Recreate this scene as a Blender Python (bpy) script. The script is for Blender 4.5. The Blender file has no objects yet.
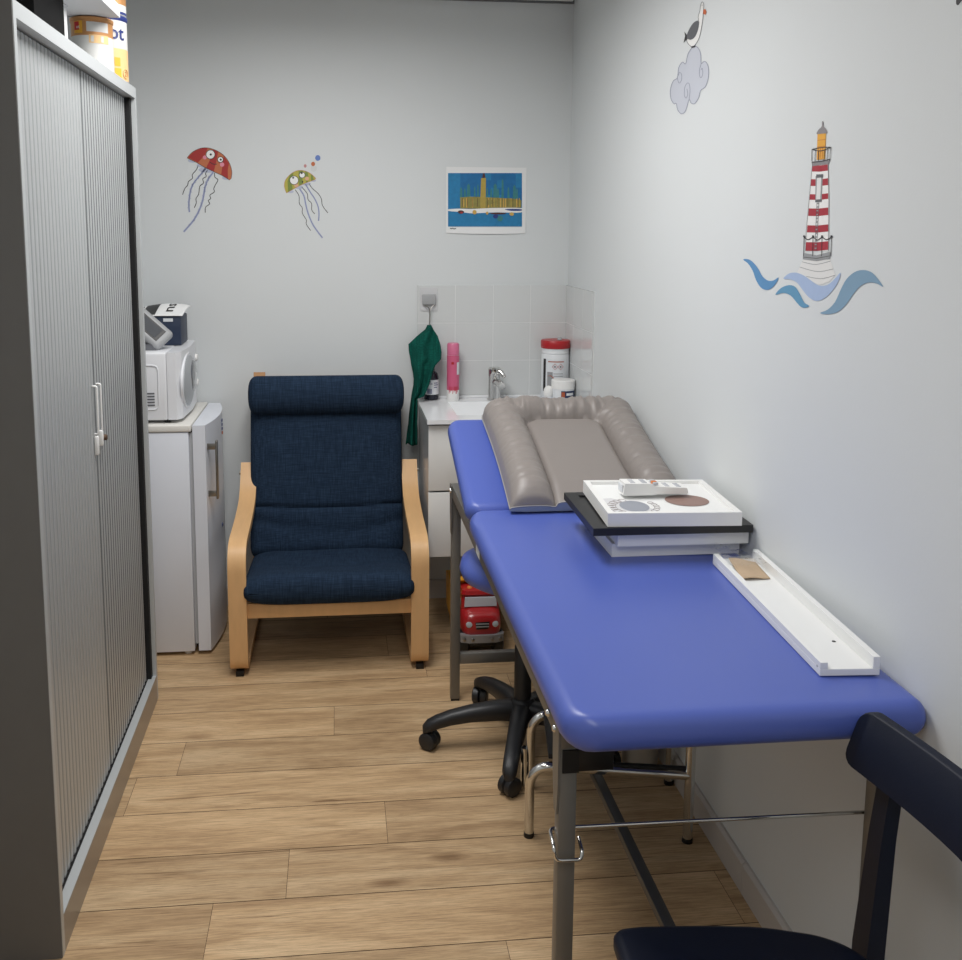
import bpy, bmesh, math, random
from mathutils import Vector, Matrix
random.seed(7)
PI = math.pi
scene = bpy.context.scene
COL = scene.collection

# ------------------------------------------------------------------ materials
def rgb(r, g, b):
    f = lambda c: (c/255/12.92) if c/255 <= 0.04045 else ((c/255+0.055)/1.055)**2.4
    return (f(r), f(g), f(b), 1)

def mat(name, col, rough=0.5, metal=0.0, var=0.0, vscale=20, bump=0.0, bscale=200, spec=None, coat=0.0,
        stretch=(1, 1, 1), trans=0.0, alpha=1.0, sheen=0.0):
    m = bpy.data.materials.new(name); m.use_nodes = True
    nt = m.node_tree; N = nt.nodes; L = nt.links
    b = N['Principled BSDF']
    b.inputs['Base Color'].default_value = rgb(*col)
    b.inputs['Roughness'].default_value = rough
    b.inputs['Metallic'].default_value = metal
    if spec is not None: b.inputs['Specular IOR Level'].default_value = spec
    if coat: b.inputs['Coat Weight'].default_value = coat; b.inputs['Coat Roughness'].default_value = 0.1
    if trans: b.inputs['Transmission Weight'].default_value = trans
    if alpha < 1: b.inputs['Alpha'].default_value = alpha
    if sheen: b.inputs['Sheen Weight'].default_value = sheen
    tc = N.new('ShaderNodeTexCoord'); mp = N.new('ShaderNodeMapping')
    mp.inputs['Scale'].default_value = stretch
    L.new(tc.outputs['Object'], mp.inputs['Vector'])
    nz = N.new('ShaderNodeTexNoise'); nz.inputs['Scale'].default_value = vscale; nz.inputs['Detail'].default_value = 4
    L.new(mp.outputs[0], nz.inputs['Vector'])
    if var:
        mx = N.new('ShaderNodeMix'); mx.data_type = 'RGBA'
        c = rgb(*col)
        mx.inputs[6].default_value = tuple(min(1, k*(1-var)) for k in c[:3])+(1,)
        mx.inputs[7].default_value = tuple(min(1, k*(1+var)) for k in c[:3])+(1,)
        L.new(nz.outputs['Fac'], mx.inputs[0]); L.new(mx.outputs[2], b.inputs['Base Color'])
    if bump:
        n2 = N.new('ShaderNodeTexNoise'); n2.inputs['Scale'].default_value = bscale; n2.inputs['Detail'].default_value = 3
        L.new(mp.outputs[0], n2.inputs['Vector'])
        bp = N.new('ShaderNodeBump'); bp.inputs['Strength'].default_value = bump; bp.inputs['Distance'].default_value = 0.002
        L.new(n2.outputs['Fac'], bp.inputs['Height']); L.new(bp.outputs[0], b.inputs['Normal'])
    return m

def floor_mat():
    m = bpy.data.materials.new('oak_laminate'); m.use_nodes = True
    nt = m.node_tree; N = nt.nodes; L = nt.links; b = N['Principled BSDF']
    at = N.new('ShaderNodeAttribute'); at.attribute_name = 'plank'
    tc = N.new('ShaderNodeTexCoord')
    off = N.new('ShaderNodeVectorMath'); off.operation = 'MULTIPLY_ADD'
    off.inputs[1].default_value = (31, 17, 9)
    L.new(at.outputs['Color'], off.inputs[0]); L.new(tc.outputs['Object'], off.inputs[2])
    def noise(scale, sx, sy, det=6, rough=0.6, dist=0.0):
        mp = N.new('ShaderNodeMapping'); mp.inputs['Scale'].default_value = (sx, sy, 1)
        L.new(off.outputs[0], mp.inputs['Vector'])
        n = N.new('ShaderNodeTexNoise'); n.inputs['Scale'].default_value = scale
        n.inputs['Detail'].default_value = det; n.inputs['Roughness'].default_value = rough; n.inputs['Distortion'].default_value = dist
        L.new(mp.outputs[0], n.inputs['Vector']); return n
    fine = noise(4, 3.2, 75, 8, 0.75, 0.3)
    broad = noise(2.2, 1.0, 6.5, 5, 0.6, 0.8)
    streak = noise(2.2, 1.1, 26, 6, 0.65, 0.9)
    r1 = N.new('ShaderNodeValToRGB'); e = r1.color_ramp.elements
    e[0].position = 0.25; e[0].color = rgb(164, 133, 98); e[1].position = 0.75; e[1].color = rgb(216, 188, 150)
    k = e.new(0.5); k.color = rgb(197, 166, 127)
    L.new(broad.outputs['Fac'], r1.inputs[0])
    r2 = N.new('ShaderNodeValToRGB'); e = r2.color_ramp.elements
    e[0].position = 0.36; e[0].color = (0.62, 0.59, 0.56, 1); e[1].position = 0.58; e[1].color = (1.06, 1.06, 1.06, 1)
    L.new(fine.outputs['Fac'], r2.inputs[0])
    r3 = N.new('ShaderNodeValToRGB'); e = r3.color_ramp.elements
    e[0].position = 0.29; e[0].color = (0.40, 0.34, 0.29, 1); e[1].position = 0.40; e[1].color = (1, 1, 1, 1)
    L.new(streak.outputs['Fac'], r3.inputs[0])
    def mul(a, c, fac):
        mx = N.new('ShaderNodeMix'); mx.data_type = 'RGBA'; mx.blend_type = 'MULTIPLY'; mx.inputs[0].default_value = fac
        L.new(a, mx.inputs[6]); L.new(c, mx.inputs[7]); return mx.outputs[2]
    c = mul(r1.outputs[0], r2.outputs[0], 0.95)
    c = mul(c, r3.outputs[0], 0.9)
    # knots
    vm = N.new('ShaderNodeMapping'); vm.inputs['Scale'].default_value = (1.5, 4.5, 1)
    L.new(off.outputs[0], vm.inputs['Vector'])
    vo = N.new('ShaderNodeTexVoronoi'); vo.inputs['Scale'].default_value = 1.1
    L.new(vm.outputs[0], vo.inputs['Vector'])
    r4 = N.new('ShaderNodeValToRGB'); e = r4.color_ramp.elements
    e[0].position = 0.02; e[0].color = (0.36, 0.27, 0.20, 1); e[1].position = 0.11; e[1].color = (1, 1, 1, 1)
    L.new(vo.outputs['Distance'], r4.inputs[0])
    c = mul(c, r4.outputs[0], 0.8)
    # plank to plank tone
    hs = N.new('ShaderNodeHueSaturation')
    sp = N.new('ShaderNodeSeparateColor'); L.new(at.outputs['Color'], sp.inputs[0])
    mr = N.new('ShaderNodeMapRange'); mr.inputs[3].default_value = 0.92; mr.inputs[4].default_value = 1.12
    L.new(sp.outputs[0], mr.inputs[0]); L.new(mr.outputs[0], hs.inputs['Value']); L.new(c, hs.inputs['Color'])
    L.new(hs.outputs[0], b.inputs['Base Color'])
    b.inputs['Roughness'].default_value = 0.5; b.inputs['Specular IOR Level'].default_value = 0.35
    bp = N.new('ShaderNodeBump'); bp.inputs['Strength'].default_value = 0.12; bp.inputs['Distance'].default_value = 0.002
    L.new(fine.outputs['Fac'], bp.inputs['Height']); L.new(bp.outputs[0], b.inputs['Normal'])
    return m

def fabric_mat(name, col, col2, s=420):
    m = bpy.data.materials.new(name); m.use_nodes = True
    nt = m.node_tree; N = nt.nodes; L = nt.links; b = N['Principled BSDF']
    tc = N.new('ShaderNodeTexCoord')
    outs = []
    for st in ((s, s*0.06, s*0.06), (s*0.05, s, s)):
        mp = N.new('ShaderNodeMapping'); mp.inputs['Scale'].default_value = st
        L.new(tc.outputs['Object'], mp.inputs['Vector'])
        n = N.new('ShaderNodeTexNoise'); n.inputs['Scale'].default_value = 1.0; n.inputs['Detail'].default_value = 3
        L.new(mp.outputs[0], n.inputs['Vector']); outs.append(n.outputs['Fac'])
    a = N.new('ShaderNodeMath'); a.operation = 'MULTIPLY'; L.new(outs[0], a.inputs[0]); L.new(outs[1], a.inputs[1])
    r = N.new('ShaderNodeValToRGB'); e = r.color_ramp.elements
    e[0].position = 0.14; e[0].color = rgb(*col); e[1].position = 0.42; e[1].color = rgb(*col2)
    L.new(a.outputs[0], r.inputs[0]); L.new(r.outputs[0], b.inputs['Base Color'])
    b.inputs['Roughness'].default_value = 0.95; b.inputs['Specular IOR Level'].default_value = 0.15
    bp = N.new('ShaderNodeBump'); bp.inputs['Strength'].default_value = 0.3; bp.inputs['Distance'].default_value = 0.002
    L.new(a.outputs[0], bp.inputs['Height']); L.new(bp.outputs[0], b.inputs['Normal'])
    return m

M = {}
def dm(key, *a, **k): M[key] = mat(key, *a, **k)
dm('wall_paint', (216, 220, 221), 0.75, bump=0.06, bscale=160, var=0.015, vscale=3)
dm('ceiling_tile', (236, 236, 232), 0.9, bump=0.2, bscale=300)
dm('ceiling_metal', (120, 122, 124), 0.5)
dm('skirting', (196, 190, 184), 0.45, var=0.02)
dm('tile_glaze', (211, 214, 214), 0.12, var=0.02, vscale=5)
dm('grout', (232, 234, 234), 0.8, var=0.02)
dm('gap_dark', (60, 42, 28), 0.9, var=0.1)
M['floor'] = floor_mat()
dm('cab_silver', (192, 196, 197), 0.38, 0.2, var=0.02)
dm('cab_dark', (98, 97, 95), 0.55, 0.0, var=0.05, bump=0.08, bscale=400)
dm('cab_shutter', (188, 191, 192), 0.32, 0.35, var=0.02)
dm('cab_joint_shade', (112, 116, 117), 0.5, 0.1, var=0.03)
dm('cab_joint_shade_pale', (160, 164, 165), 0.42, 0.2, var=0.03)  # paler copy of the joint and painted rib shade, for the near shutter
dm('cab_plinth', (150, 146, 142), 0.3, 0.45, var=0.02)
dm('cab_gap', (20, 20, 21), 0.9, var=0.05)
dm('chrome', (214, 214, 212), 0.13, 1.0, var=0.01)
dm('steel', (150, 147, 142), 0.28, 1.0, var=0.05)
dm('handle_white', (232, 232, 230), 0.25, var=0.01)
dm('brass_dark', (105, 85, 70), 0.4, 0.6, var=0.05)
dm('white_enamel', (224, 228, 236), 0.32, var=0.015, vscale=8)
dm('fridge_top', (226, 224, 218), 0.4, var=0.02)
dm('gasket', (176, 178, 182), 0.7, var=0.03)
dm('mw_white', (232, 234, 238), 0.3, var=0.01)
dm('mw_grey', (176, 180, 184), 0.35, var=0.02)
dm('mw_glass', (70, 74, 84), 0.08, coat=0.5, var=0.02)
dm('black', (14, 14, 16), 0.45, var=0.1)
dm('black_matte', (9, 9, 10), 0.85, spec=0.1, var=0.1, bump=0.1)
dm('black_plastic', (30, 31, 34), 0.42, var=0.08, bump=0.15, bscale=500)
dm('navy_box', (32, 46, 70), 0.5, var=0.06)
dm('grey_plastic', (164, 166, 168), 0.4, var=0.03)
dm('grey_plastic_dark', (105, 107, 112), 0.45, var=0.03)
dm('lcd', (58, 62, 68), 0.6, var=0.1, vscale=60)
dm('white_plastic', (238, 238, 236), 0.35, var=0.01)
dm('white_matte', (236, 237, 236), 0.5, var=0.01)
dm('paper', (233, 234, 234), 0.8, var=0.01)
dm('cardboard_white', (205, 206, 208), 0.8, var=0.06, vscale=10)
dm('birch', (224, 180, 128), 0.42, var=0.10, vscale=9, stretch=(6, 1.2, 1.2), bump=0.04)
dm('birch_edge', (188, 140, 94), 0.5, var=0.12, vscale=14, stretch=(1.2, 6, 6))
dm('bed_vinyl', (80, 99, 180), 0.33, bump=0.10, bscale=900, var=0.025, vscale=6, spec=0.5)
dm('bed_frame', (122, 120, 116), 0.42, 0.55, var=0.04)
dm('bed_frame_dark', (92, 92, 92), 0.38, 0.6, var=0.04)
dm('mat_grey', (138, 131, 127), 0.42, bump=0.12, bscale=120, var=0.04, vscale=6)
dm('mat_under', (150, 160, 172), 0.5, var=0.05)
dm('piping', (158, 156, 153), 0.5, var=0.02)
dm('kraft', (192, 168, 140), 0.8, var=0.12, vscale=40)
dm('bag_clear', (235, 238, 240), 0.08, trans=0.9, alpha=0.35, bump=0.4, bscale=60)
M['bag_clear'].node_tree.nodes['Principled BSDF'].inputs['IOR'].default_value = 1.1
dm('print_grey', (150, 154, 164), 0.5, var=0.05)
dm('print_brown', (146, 118, 110), 0.5, var=0.06)
dm('print_pale', (214, 214, 216), 0.5, var=0.03)
dm('print_line', (176, 168, 168), 0.6, var=0.03)
dm('picture_black', (26, 26, 28), 0.4, var=0.05)
dm('orange', (228, 130, 60), 0.5, var=0.03)
dm('button_grey', (188, 190, 196), 0.5, var=0.02)
dm('vanity_white', (228, 228, 226), 0.22, var=0.01)
dm('vanity_side', (176, 178, 180), 0.25, var=0.02)
dm('ceramic', (236, 238, 240), 0.1, var=0.01)
dm('kick_dark', (96, 90, 86), 0.6, var=0.03)
dm('bottle_dark', (26, 30, 44), 0.2, var=0.05)
dm('label_white', (222, 226, 230), 0.55, var=0.02)
dm('label_ink', (62, 72, 118), 0.6, var=0.04)
dm('ink', (32, 30, 32), 0.6, var=0.05)
dm('grey_ink', (150, 152, 154), 0.6, var=0.05)
dm('pink_can', (206, 96, 130), 0.3, var=0.04)
dm('pink_can_dark', (196, 62, 84), 0.3, var=0.2, vscale=90)
dm('pink_cap', (210, 112, 146), 0.3, var=0.02)
dm('red_lid', (176, 34, 40), 0.35, var=0.04)
dm('tub_white', (226, 229, 232), 0.3, var=0.01)
dm('label_navy', (38, 50, 86), 0.4, var=0.1, vscale=60)
dm('rust', (170, 84, 52), 0.5, var=0.05)
M['towel'] = fabric_mat('towel', (8, 62, 55), (18, 92, 80), 260)
M['navy_fabric'] = fabric_mat('navy_fabric', (26, 40, 58), (44, 62, 84), 330)
dm('toy_red', (176, 34, 38), 0.28, var=0.03, coat=0.4)
dm('toy_yellow', (232, 168, 40), 0.4, var=0.03)
dm('toy_grey', (150, 150, 152), 0.4, 0.2, var=0.03)
dm('toy_glass', (206, 214, 222), 0.2, var=0.04)
dm('navy_wood', (13, 20, 38), 0.5, spec=0.28, bump=0.08, bscale=300, var=0.08)
dm('bin_white', (196, 192, 184), 0.5, var=0.02)
dm('tin_gold', (188, 136, 86), 0.35, 0.3, var=0.05)
dm('tin_cream', (222, 184, 130), 0.4, var=0.03)
dm('tin_white', (196, 196, 193), 0.4, var=0.01)
dm('tin_yellow', (222, 166, 52), 0.4, var=0.03)
dm('tin_red', (190, 40, 44), 0.4, var=0.03)
dm('tin_navy', (36, 50, 112), 0.4, var=0.03)
# sticker inks
dm('s_red', (164, 44, 42), 0.6, var=0.05); dm('s_rust', (190, 110, 72), 0.6, var=0.05)
dm('s_green', (120, 138, 62), 0.6, var=0.05); dm('s_lime', (182, 172, 74), 0.6, var=0.05)
dm('s_white', (238, 238, 236), 0.6, var=0.01); dm('s_black', (44, 42, 44), 0.6, var=0.02)
dm('s_pink', (222, 140, 160), 0.6, var=0.04); dm('s_peach', (218, 172, 138), 0.6, var=0.04)
dm('s_lilac', (164, 172, 200), 0.6, var=0.06, vscale=60); dm('s_lilac_pale', (182, 188, 208), 0.6, var=0.04)
dm('s_blue', (98, 126, 190), 0.6, var=0.05); dm('s_orange', (190, 106, 62), 0.6, var=0.05)
dm('s_dusty', (196, 142, 142), 0.6, var=0.05); dm('s_bubble', (206, 210, 210), 0.5, var=0.02)
dm('s_vein', (126, 134, 172), 0.6, var=0.04)
dm('s_cloud', (198, 202, 212), 0.6, var=0.02); dm('s_outline', (138, 142, 162), 0.6, var=0.03)
dm('s_grey', (96, 98, 102), 0.6, var=0.06); dm('s_beak', (200, 104, 62), 0.6, var=0.05)
dm('s_crimson', (166, 44, 58), 0.6, var=0.04); dm('s_roof', (140, 136, 138), 0.6, var=0.03)
dm('s_gold', (228, 168, 62), 0.6, var=0.05); dm('s_stone', (226, 226, 224), 0.6, var=0.02)
dm('s_mid', (150, 152, 154), 0.6, var=0.03)
dm('s_wave_a', (92, 144, 190), 0.6, var=0.04, vscale=60); dm('s_wave_b', (168, 188, 220), 0.6, var=0.04, vscale=60)
dm('s_wave_c', (98, 152, 186), 0.6, var=0.04); dm('s_wave_d', (128, 160, 184), 0.6, var=0.05)
dm('p_blue', (16, 104, 160), 0.6, var=0.25, vscale=50); dm('p_blue2', (30, 122, 172), 0.6, var=0.2, vscale=60)
dm('p_teal', (54, 124, 128), 0.6, var=0.2, vscale=90); dm('p_olive', (142, 134, 70), 0.6, var=0.25, vscale=90)
dm('p_sand', (206, 166, 84), 0.6, var=0.2, vscale=90); dm('p_brown', (78, 44, 42), 0.6, var=0.1)
dm('p_tower', (176, 154, 72), 0.6, var=0.15, vscale=90); dm('p_navy', (40, 60, 130), 0.6, var=0.1)

# ------------------------------------------------------------------ mesh builder
ORG = {}
class MB:
    def __init__(s): s.v = []; s.f = []; s.m = []
    def add(s, vs, fs, mi=0):
        o = len(s.v); s.v += [Vector(p) for p in vs]
        for k, q in enumerate(fs):
            s.f.append([o+i for i in q]); s.m.append(mi[k] if isinstance(mi, list) else mi)
        return s
    def xf(s, mx, start=0):
        for i in range(start, len(s.v)): s.v[i] = mx @ s.v[i]
        return s
    def box(s, x0, x1, y0, y1, z0, z1, mi=0, r=0, seg=2):
        if not r:
            vs = [(x, y, z) for z in (z0, z1) for y in (y0, y1) for x in (x0, x1)]
            return s.add(vs, [(0, 2, 3, 1), (4, 5, 7, 6), (0, 1, 5, 4), (2, 6, 7, 3), (0, 4, 6, 2), (1, 3, 7, 5)], mi)
        bm = bmesh.new(); bmesh.ops.create_cube(bm, size=1)
        for v in bm.verts:
            v.co = Vector(((x0+x1)/2+v.co.x*(x1-x0), (y0+y1)/2+v.co.y*(y1-y0), (z0+z1)/2+v.co.z*(z1-z0)))
        bmesh.ops.bevel(bm, geom=bm.edges[:], offset=r, segments=seg, profile=0.5, affect='EDGES')
        bm.verts.index_update()
        s.add([v.co.copy() for v in bm.verts], [[v.index for v in f.verts] for f in bm.faces], mi)
        bm.free(); return s
    def tube(s, pts, r, seg=10, mi=0, closed=False, caps=True, square=False):
        pts = [Vector(p) for p in pts]; n = len(pts)
        rs = r if isinstance(r, (list, tuple)) else [r]*n
        up = None; rings = []
        for i in range(n):
            if closed: t = pts[(i+1) % n]-pts[i-1]
            else: t = pts[min(i+1, n-1)]-pts[max(i-1, 0)]
            t.normalize()
            if up is None:
                a = Vector((0, 0, 1)) if abs(t.z) < 0.9 else Vector((1, 0, 0))
                up = (a - t*a.dot(t)).normalized()
            else: up = (up - t*up.dot(t)).normalized()
            sd = t.cross(up)
            ring = []
            for k in range(seg):
                an = 2*PI*k/seg + (PI/4 if square else 0)
                ring.append(pts[i]+(up*math.cos(an)+sd*math.sin(an))*rs[i]*(math.sqrt(2) if square else 1))
            rings.append(ring)
        vs = [p for q in rings for p in q]; fs = []
        for i in range(n if closed else n-1):
            a = i*seg; b = ((i+1) % n)*seg
            for k in range(seg):
                k2 = (k+1) % seg; fs.append((a+k, a+k2, b+k2, b+k))
        if caps and not closed:
            fs.append(tuple(range(seg-1, -1, -1))); fs.append(tuple((n-1)*seg+k for k in range(seg)))
        return s.add(vs, fs, mi)
    def lathe(s, c, prof, seg=24, mi=0, axis='z'):
        # prof: list of (r, h [, material]); h along the axis from c
        vs = []; fs = []; ms = []
        for pr_ in prof:
            for k in range(seg):
                a = 2*PI*k/seg; x, y, h = pr_[0]*math.cos(a), pr_[0]*math.sin(a), pr_[1]
                p = {'z': (x, y, h), 'x': (h, x, y), 'y': (y, h, x)}[axis]
                vs.append((c[0]+p[0], c[1]+p[1], c[2]+p[2]))
        for i in range(len(prof)-1):
            mm = prof[i][2] if len(prof[i]) > 2 else (mi if not isinstance(mi, list) else 0)
            for k in range(seg):
                k2 = (k+1) % seg; fs.append((i*seg+k, i*seg+k2, (i+1)*seg+k2, (i+1)*seg+k)); ms.append(mm)
        if prof[0][0] > 1e-6: fs.append(tuple(range(seg-1, -1, -1))); ms.append(ms[0])
        if prof[-1][0] > 1e-6: fs.append(tuple((len(prof)-1)*seg+k for k in range(seg))); ms.append(ms[-1])
        return s.add(vs, fs, ms)
    def prism(s, poly, axis, a, b, mi=0):
        n = len(poly)
        def P(u, v, h): return {'x': (h, u, v), 'y': (u, h, v), 'z': (u, v, h)}[axis]
        vs = [P(u, v, a) for u, v in poly]+[P(u, v, b) for u, v in poly]
        fs = [tuple(range(n)), tuple(range(2*n-1, n-1, -1))]+[(i, n+i, n+(i+1) % n, (i+1) % n) for i in range(n)]
        return s.add(vs, fs, mi)
    def ngon(s, pts, mi=0): return s.add(pts, [tuple(range(len(pts)))], mi)
    def grid(s, fn, nu, nv, mi=0, flip=False):
        vs = [fn(i/nu, j/nv) for j in range(nv+1) for i in range(nu+1)]
        fs = []
        for j in range(nv):
            for i in range(nu):
                a = j*(nu+1)+i; q = (a, a+1, a+nu+2, a+nu+1)
                fs.append(q[::-1] if flip else q)
        return s.add(vs, fs, mi)
    def loft(s, rings, mi=0, caps=True):
        n = len(rings[0]); vs = [p for r in rings for p in r]; fs = []
        for i in range(len(rings)-1):
            for k in range(n):
                k2 = (k+1) % n; fs.append((i*n+k, i*n+k2, (i+1)*n+k2, (i+1)*n+k))
        if caps:
            fs.append(tuple(range(n-1, -1, -1))); fs.append(tuple((len(rings)-1)*n+k for k in range(n)))
        return s.add(vs, fs, mi)
    def build(s, name, mats, parent=None, smooth=35, label=None, kind=None, recalc=True):
        me = bpy.data.meshes.new(name)
        o = Vector((0, 0, 0))
        if parent is not None: o = ORG[parent.name]
        me.from_pydata([v-o for v in s.v], [], s.f)
        if not isinstance(mats, (list, tuple)): mats = [mats]
        for m in mats: me.materials.append(M[m] if isinstance(m, str) else m)
        for p, mi in zip(me.polygons, s.m): p.material_index = mi
        if recalc:
            bm = bmesh.new(); bm.from_mesh(me); bmesh.ops.recalc_face_normals(bm, faces=bm.faces); bm.to_mesh(me); bm.free()
        me.update()
        if smooth:
            me.shade_smooth(); me.set_sharp_from_angle(angle=math.radians(smooth))
        ob = bpy.data.objects.new(name, me); COL.objects.link(ob)
        if parent is not None: ob.parent = parent
        ORG[ob.name] = o
        if label: ob['label'] = label
        if kind: ob['kind'] = kind
        return ob

def thing(name, loc, label, cat, group=None):
    o = bpy.data.objects.new(name, None); o.empty_display_size = 0.05
    COL.objects.link(o); o.location = loc; ORG[o.name] = Vector(loc)
    o['label'] = label; o['category'] = cat
    if group: o['group'] = group
    return o
def tag(o, label, cat, group=None):
    o['label'] = label; o['category'] = cat
    if group: o['group'] = group
    return o
def struct(o): o['kind'] = 'structure'; return o

def fillet(pts, r, n=6):
    pts = [Vector(p) for p in pts]; out = [pts[0]]
    for i in range(1, len(pts)-1):
        a, b, c = pts[i-1], pts[i], pts[i+1]
        u = (a-b); v = (c-b); d = min(r, u.length*0.49, v.length*0.49)
        p0 = b+u.normalized()*d; p2 = b+v.normalized()*d
        for k in range(n+1):
            t = k/n; out.append(p0*(1-t)**2+b*2*t*(1-t)+p2*t*t)
    out.append(pts[-1]); return out
def catmull(pts, n=6, closed=True):
    P = [Vector(p) for p in pts]; N_ = len(P); out = []
    rng = range(N_) if closed else range(N_-1)
    for i in rng:
        g = (lambda k: P[k % N_]) if closed else (lambda k: P[max(0, min(N_-1, k))])
        a, b, c, d = g(i-1), g(i), g(i+1), g(i+2)
        for k in range(n):
            t = k/n
            out.append(0.5*((2*b)+(c-a)*t+(2*a-5*b+4*c-d)*t*t+(3*b-a-3*c+d)*t**3))
    if not closed: out.append(P[-1])
    return out
def text_geo(body, size):
    cu = bpy.data.curves.new('lettering', 'FONT'); cu.body = body; cu.size = size; cu.resolution_u = 3
    cu.align_x = 'CENTER'; cu.align_y = 'CENTER'; cu.offset = size*0.012
    ob = bpy.data.objects.new('lettering', cu); COL.objects.link(ob)
    bpy.context.view_layer.update()
    dg = bpy.context.evaluated_depsgraph_get(); me = ob.evaluated_get(dg).to_mesh()
    vs = [v.co.copy() for v in me.vertices]; fs = [list(p.vertices) for p in me.polygons]
    bpy.data.objects.remove(ob); bpy.data.curves.remove(cu)
    return vs, fs

# ------------------------------------------------------------------ camera (solved from the room's vanishing lines)
YAW, PITCH, ROLL, F, CX, CY, H = 0.10634, 0.13862, 0.00479, 985.0, 442.384, 368.322, 1.545
cy_, sy_, cp_, sp_, cr_, sr_ = math.cos(YAW), math.sin(YAW), math.cos(PITCH), math.sin(PITCH), math.cos(ROLL), math.sin(ROLL)
fw = Vector((sy_*cp_, cy_*cp_, -sp_)); rt = Vector((cy_, -sy_, 0)); up = rt.cross(fw)
r2 = rt*cr_+up*sr_; u2 = -rt*sr_+up*cr_
cd = bpy.data.cameras.new('camera'); cam = bpy.data.objects.new('camera', cd); COL.objects.link(cam)
mw = Matrix.Identity(4)
for i in range(3): mw[i][0] = r2[i]; mw[i][1] = u2[i]; mw[i][2] = -fw[i]
mw[2][3] = H
cam.matrix_world = mw
cd.sensor_fit = 'HORIZONTAL'; cd.sensor_width = 36; cd.lens = F*36/962
cd.shift_x = (481-CX)/962; cd.shift_y = (CY-480)/962
cd.clip_start = 0.02; scene.camera = cam
# survey helpers: where a mark seen in the photograph lies on the two plain walls
XW, YB, XL, ZC = 0.946, 4.0, -1.03, 2.445
def _ray(px, py): return r2*((px-CX)/F)-u2*((py-CY)/F)+fw
def on_back(px, py, e=0.0): d = _ray(px, py); return Vector((0, 0, H))+d*((YB-e)/d.y)
def on_right(px, py, e=0.0): d = _ray(px, py); return Vector((0, 0, H))+d*((XW-e)/d.x)

# ------------------------------------------------------------------ the room
rows0, pitch = 1.945, 0.1865
joints = {0: 0.114-0.0, }
fl = MB(); attr = []
fl.box(-1.03, 0.946, -1.3, 4.0, -0.06, -0.0012, 1)
attr += [(0, 0, 0)]*6
jx = {-1: 0.354, 0: -0.30, 1: -0.134, 2: 0.114, 3: 0.62, 4: -0.471, 5: -0.024, 6: -0.62}
k0 = int(math.floor((-1.3-rows0)/pitch)); k1 = int(math.ceil((4.0-rows0)/pitch))
for k in range(k0, k1):
    ya = max(-1.3, rows0+k*pitch); yb = min(4.0, rows0+(k+1)*pitch)
    x0 = jx.get(k, random.uniform(-1, 1))
    cuts = sorted({-1.03, 0.946} | {x0+1.2*q for q in (-2, -1, 0, 1, 2) if -1.03 < x0+1.2*q < 0.946})
    for a, b in zip(cuts[:-1], cuts[1:]):
        g = 0.0011
        fl.ngon([(a+g*0.5, ya+g, 0), (b-g*0.5, ya+g, 0), (b-g*0.5, yb-g, 0), (a+g*0.5, yb-g, 0)], 0)
        attr.append((random.random(), random.random(), random.random()))
fo = fl.build('floor', ['floor', 'gap_dark'], smooth=0, recalc=False); struct(fo)
ca = fo.data.color_attributes.new('plank', 'FLOAT_COLOR', 'CORNER')
for p, c in zip(fo.data.polygons, attr):
    for li in p.loop_indices: ca.data[li].color = (*c, 1)

struct(MB().box(-1.2, 1.1, YB, YB+0.12, -0.06, 2.6).build('wall_back', 'wall_paint', smooth=0))
struct(MB().box(XW, XW+0.12, -1.3, YB, -0.06, 2.6).build('wall_right', 'wall_paint', smooth=0))
struct(MB().box(XL-0.12, XL, -1.3, YB, -0.06, 2.6).build('wall_left', 'wall_paint', smooth=0))
struct(MB().box(-1.2, 1.1, -1.42, -1.3, -0.06, 2.6).build('wall_front', 'wall_paint', smooth=0))
c = MB(); c.box(XL, XW, -1.3, YB, ZC+0.012, ZC+0.1, 1)
xs = [XL, -0.87, -0.27, 0.33, 0.93]; ys = [-1.3, -0.8, -0.2, 0.4, 1.0, 1.6, 2.2, 2.8, 3.4, 3.99]
xs = [XL, -0.645, -0.045, 0.555, XW]
for a, b in zip(xs[:-1], xs[1:]):
    for d, e in zip(ys[:-1], ys[1:]): c.box(a+0.012, b-0.012, d+0.012, e-0.012, ZC, ZC+0.013, 0)
struct(c.build('ceiling', ['ceiling_tile', 'ceiling_metal'], smooth=0))
# ceiling angle trim along the back wall
struct(MB().box(XL, XW, YB-0.006, YB, ZC-0.005, ZC+0.012).build('trim_1', 'ceiling_metal', smooth=0))
# skirting
b = MB(); b.prism([(YB-0.012, 0), (YB, 0), (YB, 0.08), (YB-0.006, 0.08), (YB-0.012, 0.074)], 'x', XL, XW)
struct(b.build('baseboard_back', 'skirting', smooth=0))
b = MB()
for a, d in ((-1.3, 2.045), (2.047, 3.987)):
    b.prism([(XW-0.013, 0), (XW, 0), (XW, 0.078), (XW-0.006, 0.078), (XW-0.013, 0.071)], 'y', a, d)
struct(b.build('baseboard_right', 'skirting', smooth=0))
struct(MB().box(XL, XL+0.012, -1.3, 1.98, 0, 0.08).build('baseboard_left', 'skirting', smooth=0))
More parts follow.
